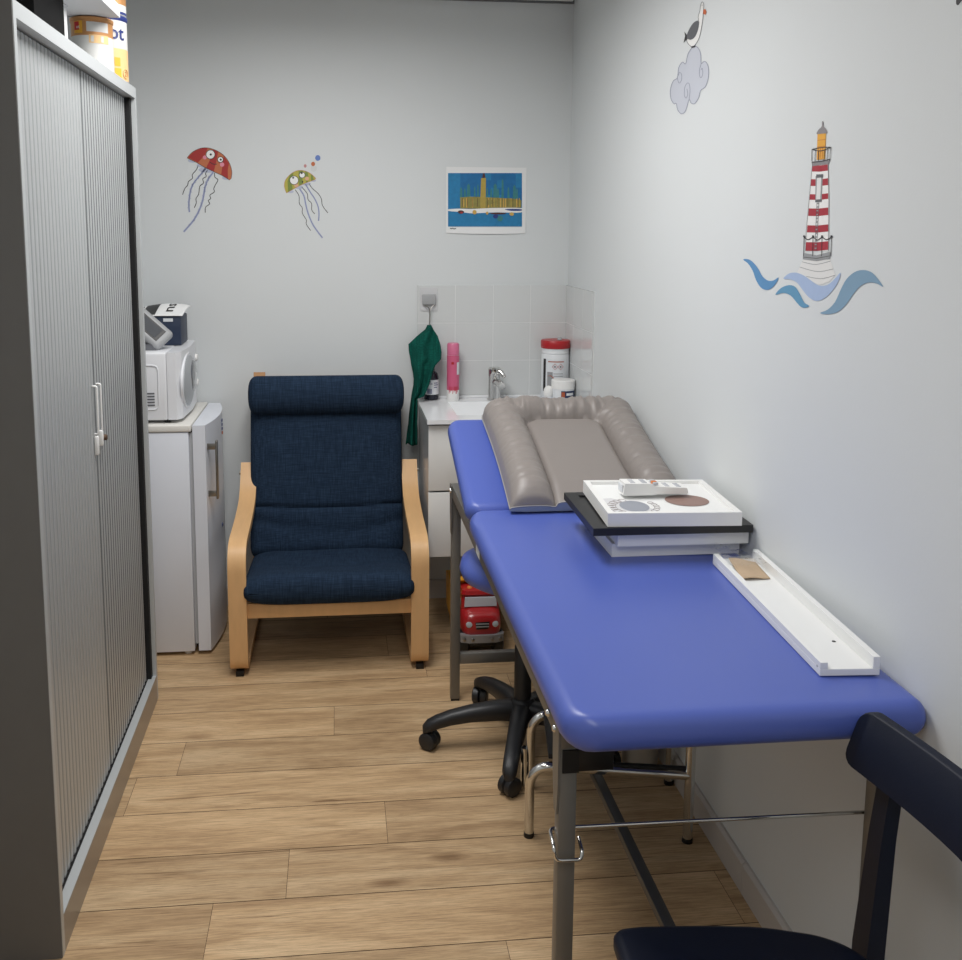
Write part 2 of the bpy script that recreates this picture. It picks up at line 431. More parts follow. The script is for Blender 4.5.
# splash tiles behind the basin
T = 0.1555
tb = MB(); tb.box(0.3232, XW-0.008, YB-0.0078, YB, 0.8632, 1.3253, 1)
xsT = [0.322, 0.478, 0.635, 0.7895, 0.944]
zT = [0.862, 1.016, 1.172, 1.3265]
for a, d in zip(xsT[:-1], xsT[1:]):
    for e, g in zip(zT[:-1], zT[1:]):
        tb.box(a+0.0012, d-0.0012, YB-0.0085, YB-0.004, e+0.0012, g-0.0012, 0)
struct(tb.build('trim_2', ['tile_glaze', 'grout'], smooth=0))
tb = MB(); tb.box(XW-0.0078, XW, 3.5575, YB-0.0085, 0.8632, 1.3253, 1)
ysT = [3.555, 3.705, 3.85, 3.991]
for a, d in zip(ysT[:-1], ysT[1:]):
    for e, g in zip(zT[:-1], zT[1:]):
        tb.box(XW-0.0085, XW-0.004, a+0.0012, d-0.0012, e+0.0012, g-0.0012, 0)
struct(tb.build('trim_3', ['tile_glaze', 'grout'], smooth=0))

# ------------------------------------------------------------------ tambour cupboard
cX, cY0, cY1, cZ = -0.6025, 1.985, 3.180, 1.972
cab = thing('tambour_cabinet', (-0.81, 2.58, 0), 'tall silver grey office cupboard with ribbed sliding shutters and dark side', 'cupboard')
MB().box(-1.013, cX-0.001, cY0, cY0+0.004, 0, cZ).build('side_panel', 'cab_dark', cab, smooth=0, label='dark grey cupboard side')
b = MB(); b.box(-1.013, cX, cY0+0.004, cY0+0.022, 0.0, cZ-0.0)
b.build('side_panel', 'cab_silver', cab, smooth=0)
MB().box(-1.013, cX, cY1-0.02, cY1, 0, cZ).build('side_panel', 'cab_silver', cab, smooth=0)
MB().box(-1.013, cX, cY0+0.022, cY1-0.02, cZ-0.032, cZ).build('top_panel', 'cab_silver', cab, smooth=0)
b = MB(); b.box(-1.013, cX, cY0+0.022, cY1-0.02, 0.0, 0.085, 0)
b.box(cX-0.024, cX-0.0005, cY0+0.022, cY1-0.02, 0.085, 0.0865, 1)
b.build('plinth', ['cab_plinth', 'cab_silver'], cab, smooth=0)
MB().box(-1.013, -1.005, cY0+0.022, cY1-0.02, 0.085, cZ-0.032).build('back_panel', 'cab_gap', cab, smooth=0)
def shutter(y0, y1, pitch, depth, joint='cab_joint_shade', name='shutter'):
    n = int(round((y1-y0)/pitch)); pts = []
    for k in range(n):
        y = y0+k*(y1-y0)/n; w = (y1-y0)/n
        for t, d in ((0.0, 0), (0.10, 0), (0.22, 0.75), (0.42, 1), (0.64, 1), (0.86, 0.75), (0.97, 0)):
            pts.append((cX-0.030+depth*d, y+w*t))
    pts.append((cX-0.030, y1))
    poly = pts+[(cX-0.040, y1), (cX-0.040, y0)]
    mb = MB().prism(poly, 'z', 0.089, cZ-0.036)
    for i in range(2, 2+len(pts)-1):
        if (i-2) % 7 in (0, 1, 6): mb.m[i] = 1          # joint between two slats, plus shade painted on the rib's near side
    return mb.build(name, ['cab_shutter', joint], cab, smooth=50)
def pull(y, parent):
    x = cX-0.026
    p = fillet([(x, y, 1.02), (x+0.010, y, 1.02), (x+0.010, y, 1.145), (x, y, 1.145)], 0.005, 4)
    return MB().tube(p, 0.0027, 8).build('handle', 'handle_white', parent, smooth=60)
#
s1 = shutter(cY0+0.024, 2.598, 0.028, 0.0035, 'cab_joint_shade_pale')
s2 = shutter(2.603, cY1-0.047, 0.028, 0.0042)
pull(2.580, s1); pull(2.622, s2)
b = MB().box(cX-0.046, cX-0.012, cY1-0.0455, cY1-0.0205, 0.087, cZ-0.033)
b.build('door_gap_shade', 'cab_gap', cab, smooth=0)  # solid black strip standing in for the shade inside the gap
MB().box(cX-0.041, cX-0.0225, cY0+0.0225, cY1-0.0460, 0.0853, 0.0900).build('door_gap_shade', 'cab_gap', cab, smooth=0)  # the same painted shade along the foot of the shutters
cab.rotation_euler = (0, 0, 0.0072)
MB().box(cX-0.027, cX-0.016, 2.575, 2.587, 0.965, 1.015, 0, 0.003, 2).build('lock_plate', 'handle_white', s1, smooth=60)
MB().box(cX-0.027, cX-0.014, 2.616, 2.629, 0.980, 1.022, 0, 0.003, 2).build('lock_plate', 'handle_white', s2, smooth=60)
MB().lathe((cX-0.014, 2.634, 1.000), [(0.008, -0.01), (0.008, 0.006), (0.005, 0.008)], 14, axis='x').build('lock', 'brass_dark', s2, smooth=50)

# ---- things on the cupboard
def tin(c, r, h, cols, label, words=(), seg=40):
    t = thing('milk_tin', c, label, 'tin', None)
    prof = [(r*0.96, 0, 0), (r, 0.003, 0)]
    for z, mi in cols: prof.append((r, z, mi))
    body = MB().lathe(c, prof+[(r, h-0.012, cols[-1][1])], seg).build('tin_body', ['tin_white', 'tin_gold', 'tin_cream', 'tin_navy', 'tin_yellow'], t, smooth=30)
    return t, body
def patch(c, r, a0, a1, z0, z1, mats, parent, name='label_patch', e=0.0006):
    b = MB()
    def fn(u, v):
        a = a0+(a1-a0)*u; return (c[0]+(r+e)*math.cos(a), c[1]+(r+e)*math.sin(a), c[2]+z0+(z1-z0)*v)
    b.grid(fn, 12, 1); return b.build(name, mats, parent, smooth=60)
def wrap_text(c, r, ang, z, body, size, mats, parent, e=0.0012, rot=0, name='lettering'):
    vs, fs = text_geo(body, size); b = MB(); out = []
    for v in vs:
        x, y = v.x*math.cos(rot)-v.y*math.sin(rot), v.x*math.sin(rot)+v.y*math.cos(rot)
        a = ang+x/r; out.append((c[0]+(r+e)*math.cos(a), c[1]+(r+e)*math.sin(a), c[2]+z+y))
    b.add(out, fs); return b.build(name, mats, parent, smooth=0, recalc=False)
VIEW = -PI/2+0.22      # direction from the tins to the viewer
tc1 = (-0.672, 2.93, cZ); R1, H1 = 0.0555, 0.150
t1, tb1 = tin(tc1, R1, H1, [(0.003, 0), (0.098, 1)], 'short gold and white milk tin at far end on cupboard, under the flat tray')
MB().lathe((tc1[0], tc1[1], tc1[2]+H1-0.013), [(R1+0.0015, 0), (R1+0.0025, 0.004), (R1+0.0025, 0.010), (R1-0.002, 0.013), (0.001, 0.012)], 40).build('lid', 'tin_gold', t1, smooth=40)
patch(tc1, R1, VIEW-0.25, VIEW+0.85, 0.108, 0.134, 'tin_white', tb1)
patch(tc1, R1, VIEW-0.95, VIEW-0.45, 0.104, 0.136, 'tin_yellow', tb1)
patch(tc1, R1, VIEW-0.92, VIEW-0.62, 0.112, 0.134, 'tin_red', tb1, e=0.001)
wrap_text(tc1, R1, VIEW-0.68, 0.120, 'ot', 0.013, 'tin_white', tb1, 0.0016)
patch(tc1, R1, VIEW-0.15, VIEW+0.85, 0.078, 0.100, 'tin_cream', tb1)
for a in (0.0, 0.48):
    patch(tc1, R1, VIEW+a-0.06, VIEW+a+0.08, 0.081, 0.097, 'tin_white', tb1, e=0.001)
tc2 = (-0.662, 3.075, cZ); R2, H2 = 0.0555, 0.186
t2, tb2 = tin(tc2, R2, H2, [(0.003, 2), (0.092, 0), (0.168, 0), (0.170, 3)], 'tall cream milk tin with navy letters, at the far end behind the short tin')
MB().lathe((tc2[0], tc2[1], tc2[2]+H2-0.013), [(R2+0.001, 0), (R2+0.002, 0.004), (R2+0.002, 0.010), (R2-0.002, 0.013), (0.001, 0.012)], 40).build('lid', 'tin_navy', t2, smooth=40)
wrap_text(tc2, R2, VIEW+0.47, 0.134, 'ot', 0.056, 'tin_navy', tb2)
patch(tc2, R2, VIEW+0.3, VIEW+0.62, 0.042, 0.066, 'tin_yellow', tb2)
patch(tc2, R2, VIEW+0.3, VIEW+0.66, 0.008, 0.036, 'tin_yellow', tb2)
wrap_text(tc2, R2, VIEW+0.98, 0.022, '2', 0.020, 'tin_gold', tb2)
rg = MB()
rg.tube([(tc2[0]+(R2+0.001)*math.cos(VIEW+0.98+0.011*math.cos(q)/R2), tc2[1]+(R2+0.001)*math.sin(VIEW+0.98+0.011*math.cos(q)/R2), tc2[2]+0.022+0.013*math.sin(q)) for q in [2*PI*k/20 for k in range(20)]], 0.0009, 5, closed=True)
rg.build('label_ring', 'tin_gold', tb2, smooth=60)
tc3 = (-0.662, 3.075, cZ+H2+0.0005)
t3, tb3 = tin(tc3, R2, 0.150, [(0.003, 3), (0.010, 0), (0.030, 1)], 'gold milk tin stacked on top of the tall cream tin on the cupboard')
MB().lathe((tc3[0], tc3[1], tc3[2]+0.137), [(R2+0.001, 0), (R2+0.002, 0.01), (0.001, 0.012)], 40).build('lid', 'tin_gold', t3, smooth=40)

bb = thing('archive_box', (-0.75, 2.46, cZ), 'black box standing on the cupboard under the flat tray', 'box')
MB().box(-0.90, -0.655, 2.33, 2.578, cZ, cZ+0.139, 0, 0.003).build('box_body', 'black_matte', bb, smooth=40)
MB().box(-0.903, -0.652, 2.327, 2.581, cZ+0.1395, cZ+0.1475, 0, 0.002).build('lid', 'black', bb, smooth=40)
wb = thing('white_carton', (-0.75, 2.72, cZ), 'small white carton on the cupboard between black box and milk tin', 'box')
MB().box(-0.84, -0.672, 2.60, 2.672, cZ, cZ+0.125, 0, 0.002).build('carton_body', 'paper', wb, smooth=40)
MB().box(-0.842, -0.670, 2.598, 2.674, cZ+0.1255, cZ+0.132, 0, 0.002).build('lid', 'cardboard_white', wb, smooth=40)
fb = thing('flat_box', (-0.75, 2.6, cZ+0.15), 'flat grey white carton lying across the black box and the short tin', 'box')
b = MB().box(-1.0, -0.589, 2.24, 2.905, cZ+0.1505, cZ+0.185, 0, 0.002)
b.build('carton_body', 'cardboard_white', fb, smooth=40)
b = MB()
for k in range(5):
    b.box(-0.78+0.012*k, -0.76+0.012*k+0.03*random.random(), 2.45, 2.62+0.1*random.random(), cZ+0.1500, cZ+0.1506)
b.build('printed_lines', 'grey_ink', fb, smooth=0)
MB().box(-0.70, -0.665, 2.60, 2.66, cZ+0.1498, cZ+0.1506).build('printed_mark', 'ink', fb, smooth=0)

# ------------------------------------------------------------------ fridge
fr = thing('fridge', (-0.75, 3.75, 0), 'white under-counter fridge between cupboard and armchair, door handle facing right', 'fridge')
fy0, fy1 = 3.508, 3.978
b = MB().box(-1.02, -0.532, fy0, fy1, 0.014, 0.832, 0, 0.004); b.build('fridge_body', 'white_enamel', fr, smooth=40)
MB().box(-1.022, -0.522, fy0-0.004, fy1+0.002, 0.833, 0.860, 0, 0.006, 3).build('top_panel', 'fridge_top', fr, smooth=40)
MB().box(-0.531, -0.5185, fy0+0.012, fy1-0.01, 0.04, 0.828).build('door_gasket', 'gasket', fr, smooth=0)
def door_profile():
    o = []
    for k in range(15):
        t = k/14; y = fy0+0.002+(fy1-fy0-0.002)*t
        o.append((-0.482+0.036*math.sin(PI*(0.06+0.88*t))**0.9, y))
    return [(-0.518, fy0+0.002)]+o+[(-0.518, fy1)]
fd = MB().prism(door_profile(), 'z', 0.016, 0.856).build('door', 'white_enamel', fr, smooth=30)
b = MB()
hx, hy = -0.474, 3.535
for z in (0.775, 0.602):
    b.box(-0.475, -0.436, 3.526, 3.531, z-0.011, z+0.011, 0, 0.001)
b.box(-0.442, -0.434, 3.522, 3.546, 0.582, 0.796, 0, 0.002)
b.build('handle', 'steel', fd, smooth=40)
for k, (mname, z) in enumerate((('label_ink', 0.822), ('label_ink', 0.806), ('label_ink', 0.790), ('rust', 0.774))):
    MB().box(-0.4475, -0.4438, 3.772, 3.790, z-0.005, z+0.005).build('indicator', mname, fd, smooth=0, label='red indicator square' if k == 3 else None)
MB().box(-0.4478, -0.4438, 3.705, 3.722, 0.425, 0.436).build('badge', 'label_ink', fd, smooth=0)
for p in ((-0.56, fy0+0.03), (-0.56, fy1-0.03), (-0.99, fy0+0.03), (-0.99, fy1-0.03)):
    MB().lathe((p[0], p[1], 0), [(0.014, 0), (0.014, 0.008), (0.010, 0.009), (0.010, 0.014)], 14).build('foot', 'white_plastic', fr, smooth=40)

# ------------------------------------------------------------------ microwave
mwv = thing('microwave', (-0.78, 3.74, 0.861), 'white microwave oven on top of the fridge, round door window facing right', 'microwave')
my0, my1, mz0, mz1 = 3.530, 3.945, 0.872, 1.116
MB().box(-0.99, -0.604, my0, my1, mz0, mz1, 0, 0.008, 3).build('case', 'mw_white', mwv, smooth=40)
fp = MB().prism([(-0.603, my0+0.001), (-0.572, my0+0.001), (-0.556, my0+0.03), (-0.548, (my0+my1)/2), (-0.556, my1-0.03), (-0.572, my1), (-0.603, my1)], 'z', mz0+0.002, mz1-0.001).build('front_panel', 'mw_white', mwv, smooth=25)
wc = (-0.5525, 3.688, 0.994)
MO = Matrix.Translation(wc) @ Matrix.Diagonal((1, 1.46, 1, 1)) @ Matrix.Translation([-q for q in wc])
wd = MB().lathe(wc, [(0.103, -0.006), (0.103, 0.002), (0.100, 0.004), (0.096, 0.002)], 48, axis='x').xf(MO).build('window_ring', 'mw_white', fp, smooth=40)
MB().lathe((wc[0]+0.0025, wc[1], wc[2]), [(0.091, -0.002), (0.091, 0.002), (0.06, 0.009), (0.001, 0.012)], 48, axis='x').xf(MO).build('door_window', 'mw_grey', wd, smooth=60)
MB().lathe((wc[0]+0.006, wc[1]+0.035, wc[2]+0.008), [(0.060, -0.002), (0.057, 0.006), (0.035, 0.010), (0.001, 0.012)], 40, axis='x').xf(MO).build('window_glass', 'mw_glass', wd, smooth=60)
MB().lathe((wc[0]+0.006, wc[1]+0.050, wc[2]-0.004), [(0.046, -0.002), (0.040, 0.006), (0.022, 0.011), (0.001, 0.012)], 40, axis='x').xf(MO).build('door_handle', 'mw_white', wd, smooth=60)
for z in (1.05, 0.952):
    MB().lathe((-0.560, 3.905, z), [(0.014, 0), (0.014, 0.011), (0.011, 0.014)], 20, axis='x').build('knob', 'white_plastic', fp, smooth=40)
b = MB()
def rrect_tube(x0, x1, z0, z1, y, r):
    return fillet([((x0+x1)/2, y, z0), (x1, y, z0), (x1, y, z1), (x0, y, z1), (x0, y, z0), ((x0+x1)/2, y, z0)], 0.02, 5)[:-1]
b.tube(rrect_tube(-0.90, -0.634, 0.912, 1.070, my0, 0.02), 0.003, 6, closed=True)
b.build('side_ridge', 'mw_white', mwv, smooth=60)
for k in range(5):
    MB().box(-0.74, -0.648, my0-0.0012, my0+0.002, 0.925+0.0105*k, 0.9305+0.0105*k).build('vent_slot', 'grey_plastic_dark', mwv, smooth=0)
for p in ((-0.61, 3.56), (-0.61, 3.92), (-0.95, 3.56), (-0.95, 3.92)):
    MB().lathe((p[0], p[1], 0.8602), [(0.012, 0), (0.012, 0.013)], 12).build('foot', 'black', mwv, smooth=40)

# things on the microwave
nb = thing('navy_box', (-0.64, 3.80, 1.116), 'dark navy blue box at the back on top of the microwave', 'box')
MB().box(-0.80, -0.582, 3.74, 3.90, 1.117, 1.226, 0, 0.004).build('box_body', 'navy_box', nb, smooth=40)
MB().box(-0.645, -0.610, 3.738, 3.7406, 1.206, 1.218).build('label_patch', 'label_white', nb, smooth=0)
MB().lathe((-0.675, 3.74, 1.192), [(0.008, -0.0012), (0.008, 0.0006)], 20, axis='y').build('emblem', 'grey_plastic_dark', nb, smooth=0)
def leaflet(u, v):
    x = -0.80+0.226*u+0.012*v*u; y = 3.733+0.15*v
    z = 1.2275+0.036*math.sin(PI/2*v)*min(1, 0.30+1.15*u)+0.002*math.sin(7*v+5*u)*v
    if u > 0.8: z -= 0.010*((u-0.8)/0.2)**2*v
    return (x, y, z)
lf = MB().grid(leaflet, 24, 12).build('leaflet', 'paper', smooth=60)
tag(lf, 'creased white leaflet with black letters draped over the navy box', 'leaflet')
sm = lf.modifiers.new('thickness', 'SOLIDIFY'); sm.thickness = 0.001; sm.offset = 1
ORG[lf.name] = Vector((0, 0, 0))
vs, fs = text_geo('ns', 0.036); b = MB()
b.add([leaflet(min(1, max(0, (0.74-v.y*6.5))), min(1, max(0, 0.5+v.x*19))) for v in vs], fs)
for i in range(len(b.v)): b.v[i] += Vector((0, -0.0006, 0.0022))
b.build('lettering', 'ink', lf, smooth=0, recalc=False)
b = MB().grid(lambda u, v: Vector(leaflet(0.04+0.26*u, 0.05+0.75*v))+Vector((0, -0.0006, 0.0022)), 6, 6)
b.grid(lambda u, v: Vector(leaflet(0.33+0.22*u, 0.05+0.85*v))+Vector((0, -0.0006, 0.0022)), 6, 6)
b.build('printed_shape', 'black', lf, smooth=0, recalc=False)

mo = thing('blood_pressure_monitor', (-0.66, 3.60, 1.117), 'grey tilted monitor with dark screen leaning on top of the microwave', 'monitor')
# local frame: a along the long side, b across the face, n outwards
a_ = Vector((0.70, -0.10, -0.62)).normalized(); n_ = Vector((0.30, -0.86, 0.48)); n_ = (n_-a_*n_.dot(a_)).normalized(); b_ = n_.cross(a_)
mc = Vector((-0.668, 3.612, 1.196))
MX = Matrix.Identity(4)
for i in range(3): MX[i][0] = a_[i]; MX[i][1] = b_[i]; MX[i][2] = n_[i]; MX[i][3] = mc[i]
MB().box(-0.085, 0.074, -0.046, 0.046, -0.040, 0.0, 0, 0.016, 4).xf(MX).build('case', 'grey_plastic', mo, smooth=60)
MB().box(-0.070, 0.048, -0.026, 0.027, -0.002, 0.0012, 0, 0.001).xf(MX).build('screen', 'black', mo, smooth=0)
MB().box(-0.055, 0.036, -0.020, 0.021, 0.0, 0.0022, 0, 0.0008).xf(MX).build('display', 'lcd', mo, smooth=0)
b = MB()
for k in range(3): b.box(0.0595, 0.0615, -0.02+0.014*k, -0.012+0.014*k, -0.024, -0.012)
b.box(0.0695, 0.0708, -0.012, 0.012, -0.024, -0.014); b.xf(MX).build('button', 'ink', mo, smooth=0)
b = MB(); b.prism([(-0.715, 3.590), (-0.650, 3.590), (-0.640, 3.64), (-0.715, 3.65)], 'z', 1.1165, 1.138)
b.build('stand', 'grey_plastic_dark', mo, smooth=30)

# ------------------------------------------------------------------ armchair
ac = thing('armchair', (-0.045, 3.62, 0), 'bentwood armchair with navy blue cushions and headrest against back wall', 'armchair')
def arm_path():
    return fillet([(3.90, 0.045), (3.325, 0.045), (3.315, 0.487), (3.60, 0.50), (3.76, 0.515), (3.86, 0.645)], 0.085, 8)
def arm2():
    p = [Vector((0, a, b_)) for a, b_ in [(3.88, 0.0300), (3.318, 0.0300), (3.306, 0.462), (3.60, 0.482), (3.765, 0.512), (3.857, 0.632)]]
    low = fillet(p[:3], 0.035, 5)[:-1]; hi_ = fillet([low[-1]]+p[2:], 0.085, 8)
    return low[:-1]+hi_
for x0 in (-0.384, 0.247):
    path = arm2(); b = MB(); rings = []
    for i, p in enumerate(path):
        t = (path[min(i+1, len(path)-1)]-path[max(i-1, 0)]).normalized(); n = Vector((0, -t.z, t.y))*0.0125
        rings.append([p+n+Vector((x0, 0, 0)), p+n+Vector((x0+0.062, 0, 0)), p-n+Vector((x0+0.062, 0, 0)), p-n+Vector((x0, 0, 0))])
    b.loft(rings); sf = b.build('arm_frame', ['birch'], ac, smooth=30)
    MB().box(x0+0.018, x0+0.046, 3.312, 3.342, 0, 0.019, 0, 0.002).build('foot_pad', 'black', sf, smooth=40)
    MB().box(x0+0.018, x0+0.046, 3.86, 3.89, 0, 0.019, 0, 0.002).build('foot_pad', 'black', sf, smooth=40)
    xo = x0-0.003 if x0 < 0 else x0+0.065
    MB().lathe((xo-0.002, 3.835, 0.60), [(0.007, -0.001), (0.007, 0.005)], 12, axis='x').build('bolt', 'steel', sf, smooth=40)
MB().box(-0.3255, 0.2475, 3.318, 3.340, 0.208, 0.262, 0, 0.003).build('front_rail', 'birch', ac, smooth=40)
MB().box(-0.3255, 0.2475, 3.70, 3.72, 0.165, 0.22, 0, 0.003).build('rear_rail', 'birch_edge', ac, smooth=40)
# inner seat/back frame (bent)
for x0 in (-0.335, 0.185):
    path = fillet([Vector((0, 3.345, 0.252)), Vector((0, 3.73, 0.215)), Vector((0, 3.945, 0.982 if x0 < 0 else 0.93))], 0.12, 10); b = MB(); rings = []
    for i, p in enumerate(path):
        t = (path[min(i+1, len(path)-1)]-path[max(i-1, 0)]).normalized(); n = Vector((0, -t.z, t.y))*0.010
        rings.append([p+n+Vector((x0, 0, 0)), p+n+Vector((x0+0.045, 0, 0)), p-n+Vector((x0+0.045, 0, 0)), p-n+Vector((x0, 0, 0))])
    b.loft(rings).build('seat_frame', 'birch_edge', ac, smooth=30)
for z in (0.52, 0.72, 0.90):
    yy = 3.73+(z-0.215)*0.287+0.006
    MB().box(-0.29, 0.185, yy, yy+0.018, z-0.03, z+0.03, 0, 0.003).build('back_slat', 'birch_edge', ac, smooth=40)
def cushion(path, hw, ht, name, ex=3.2, cap=5, crown=0.0, parent=ac, xc=-0.05, dents=None):
    """superellipse section swept along a path in the y-z plane"""
    path = [Vector(p) for p in path]; n = len(path); L = 0; ls = [0]
    for i in range(1, n): L += (path[i]-path[i-1]).length; ls.append(L)
    rings = []
    for i in range(n):
        t = (path[min(i+1, n-1)]-path[max(i-1, 0)]).normalized(); nn = Vector((0, -t.z, t.y))
        d = min(ls[i], L-ls[i])/ht
        k = 1 if d >= 1 else (1-(1-d)**2.4)**(1/2.4) if d > 0 else 0.02
        kw = 1-(1-k)*ht*0.45/hw
        ring = []
        for q in range(48):
            a = 2*PI*q/48; ca_, sa_ = math.cos(a), math.sin(a)
            x = hw*kw*math.copysign(abs(ca_)**(2/5.0), ca_); h = ht*k*math.copysign(abs(sa_)**(2/ex), sa_)
            h *= 1-crown*(1-(x/hw)**2) if sa_ > 0 else 1
            if dents and sa_ > 0: h += dents(x/hw, ls[i]/L)
            ring.append(path[i]+nn*h+Vector((xc+x, 0, 0)))
        rings.append(ring)
    return MB().loft(rings).build(name, 'navy_fabric', parent, smooth=60)
def dens(pts, n=40):
    pts = [Vector(p) for p in pts]
    ls = [0]
    for i in range(1, len(pts)): ls.append(ls[-1]+(pts[i]-pts[i-1]).length)
    out = []
    for k in range(n+1):
        # denser at the ends
        s_ = 0.5-0.5*math.cos(PI*k/n); s_ *= ls[-1]
        for i in range(1, len(pts)):
            if s_ <= ls[i]+1e-9:
                u = (s_-ls[i-1])/(ls[i]-ls[i-1]); out.append(pts[i-1].lerp(pts[i], u)); break
    return out
def seat_dent(x, s):
    return -0.020*(1-x*x)*math.sin(PI*min(1, s*1.1))+0.003*math.sin(9*x+4*s)*(1-s)-0.004*math.exp(-((s-0.42)/0.02)**2)
def back_dent(x, s):
    y = s*1.0
    d = -0.014*math.exp(-((y-(0.285-0.02*(1-x*x)))/0.012)**2)           # sewn line
    d += 0.006*math.sin(11*x+6)*math.exp(-(y/0.16)**2)
    d -= 0.010*math.exp(-((y-0.10-0.10*abs(x-0.1))/0.03)**2)
    return d
cushion(dens([(0, 3.280, 0.312), (0, 3.34, 0.310), (0, 3.55, 0.285), (0, 3.76, 0.262)]), 0.300, 0.058, 'seat_cushion', dents=seat_dent, xc=-0.037)
cushion(dens([(0, 3.735, 0.290), (0, 3.80, 0.48), (0, 3.905, 0.955)], 90), 0.297, 0.050, 'back_cushion', dents=back_dent, xc=-0.048)
b = MB(); prof = [(0.002, -0.303)]
for k in range(1, 10):
    a = PI/2*k/9; prof.append((0.074*math.sin(a)**0.6, -0.303+0.035*(1-math.cos(a))))
for k in range(9, 0, -1):
    a = PI/2*k/9; prof.append((0.074*math.sin(a)**0.6, 0.303-0.035*(1-math.cos(a))))
prof.append((0.002, 0.303))
b.lathe((-0.046, 3.835, 0.905), prof, 32, axis='x')
for v in b.v: v.z -= 0.005
for v in b.v:
    v.y = 3.835+(v.y-3.835)*0.72; v.z = 0.905+(v.z-0.905)*1.04-0.004*math.cos((v.x+0.046)*9)+0.004
b.build('headrest_cushion', 'navy_fabric', ac, smooth=70)

# ------------------------------------------------------------------ vanity unit
va = thing('vanity_unit', (0.635, 3.77, 0.335), 'wall-hung white vanity unit with two drawer fronts below the basin', 'cabinet')
b = MB().box(0.330, 0.346, 3.548, 3.9985, 0.336, 0.845)
b.box(0.926, 0.942, 3.548, 3.9985, 0.336, 0.845); b.box(0.346, 0.926, 3.986, 3.9985, 0.336, 0.845); b.box(0.346, 0.926, 3.548, 3.986, 0.336, 0.352)
b.build('carcass', 'vanity_side', va, smooth=0)
MB().box(0.327, 0.942, 3.528, 3.546, 0.592, 0.838, 0, 0.002).build('drawer', 'vanity_white', va, smooth=40)
MB().box(0.327, 0.942, 3.528, 3.546, 0.338, 0.585, 0, 0.002).build('drawer', 'vanity_white', va, smooth=40)
MB().box(0.36, 0.92, 3.9985, 3.9998, 0.70, 0.76).build('mounting_rail', 'steel', va, smooth=0)
ba = thing('washbasin', (0.635, 3.76, 0.838), 'white washbasin top with square bowl on the vanity unit', 'sink')
bx0, bx1, by0, by1 = 0.440, 0.85, 3.60, 3.888
b = MB()
zt, zb = 0.862, 0.8465
X0, X1, Y0, Y1 = 0.320, 0.9365, 3.508, 3.9905
o_ = [(X0, Y0), (X1, Y0), (X1, Y1), (X0, Y1)]; i_ = [(bx0, by0), (bx1, by0), (bx1, by1), (bx0, by1)]
bo = [(bx0+0.04, by0+0.03), (bx1-0.04, by0+0.03), (bx1-0.04, by1-0.03), (bx0+0.04, by1-0.03)]
vs = [(x, y, zb) for x, y in o_]+[(x, y, zt) for x, y in o_]+[(x, y, zt) for x, y in i_]+[(x, y, zt-0.01) for x, y in bo]
vs[-4:] = [(x, y, zt-0.075) for x, y in bo]
fs = []
for k in range(4):
    k2 = (k+1) % 4
    fs += [(k, k2, 4+k2, 4+k), (4+k, 4+k2, 8+k2, 8+k), (8+k, 8+k2, 12+k2, 12+k)]
fs += [(12, 13, 14, 15)]
b.add(vs, fs).build('basin', 'ceramic', ba, smooth=25)
MB().box(0.322, 0.9365, 3.978, 3.9905, 0.862, 0.872, 0, 0.002).build('upstand', 'ceramic', ba, smooth=40)
MB().lathe((0.645, 3.74, 0.7875), [(0.022, 0), (0.022, 0.002), (0.016, 0.003)], 20).build('drain', 'chrome', ba, smooth=40)

fa = thing('faucet', (0.63, 3.93, 0.862), 'chrome single-lever tap on the back edge of the washbasin', 'tap')
MB().lathe((0.632, 3.925, 0.8622), [(0.030, 0), (0.030, 0.006), (0.026, 0.010), (0.024, 0.095), (0.026, 0.10), (0.026, 0.128), (0.020, 0.135)], 24).build('tap_body', 'chrome', fa, smooth=40)
MB().tube([(0.636, 3.910, 0.935), (0.640, 3.86, 0.943), (0.644, 3.805, 0.938)], [0.017, 0.015, 0.013], 14).build('spout', 'chrome', fa, smooth=50)
MB().tube([(0.640, 3.915, 0.985), (0.656, 3.895, 0.978), (0.668, 3.885, 0.960)], [0.013, 0.011, 0.007], 10).build('lever', 'chrome', fa, smooth=50)

sb = thing('soap_bottle', (0.377, 3.957, 0.862), 'dark pump soap bottle with white label beside the green towel', 'bottle')
bd = MB().lathe((0.377, 3.957, 0.8622), [(0.026, 0), (0.030, 0.004), (0.030, 0.092), (0.026, 0.108), (0.013, 0.120), (0.012, 0.128)], 28).build('bottle_body', 'bottle_dark', sb, smooth=40)
patch((0.377, 3.957, 0.862), 0.030, -PI*0.95, -0.02*PI, 0.024, 0.084, 'label_white', bd)
b = MB()
for k, (a0, a1, z) in enumerate([(-2.3, -1.7, 0.075), (-2.3, -1.5, 0.067), (-1.3, -0.7, 0.070), (-1.3, -0.6, 0.062), (-1.3, -0.8, 0.052)]):
    b.grid(lambda u, v, a0=a0, a1=a1, z=z: (0.377+0.0312*math.cos(a0+(a1-a0)*u), 3.957+0.0312*math.sin(a0+(a1-a0)*u), 0.862+z+0.003*v), 6, 1)
for k in range(4):
    b.grid(lambda u, v, k=k: (0.377+0.0312*math.cos(-2.2+0.16*k+0.11*u), 3.957+0.0312*math.sin(-2.2+0.16*k+0.11*u), 0.862+0.028+0.02*v), 2, 1)
b.build('label_print', 'label_ink', bd, smooth=0)
b = MB().lathe((0.377, 3.957, 0.9905), [(0.014, 0), (0.014, 0.014), (0.006, 0.018), (0.005, 0.034), (0.011, 0.036), (0.011, 0.046)], 18)
b.tube([(0.377, 3.957, 1.031), (0.370, 3.93, 1.031), (0.366, 3.918, 1.024)], 0.005, 8)
b.build('pump', 'white_plastic', sb, smooth=45)

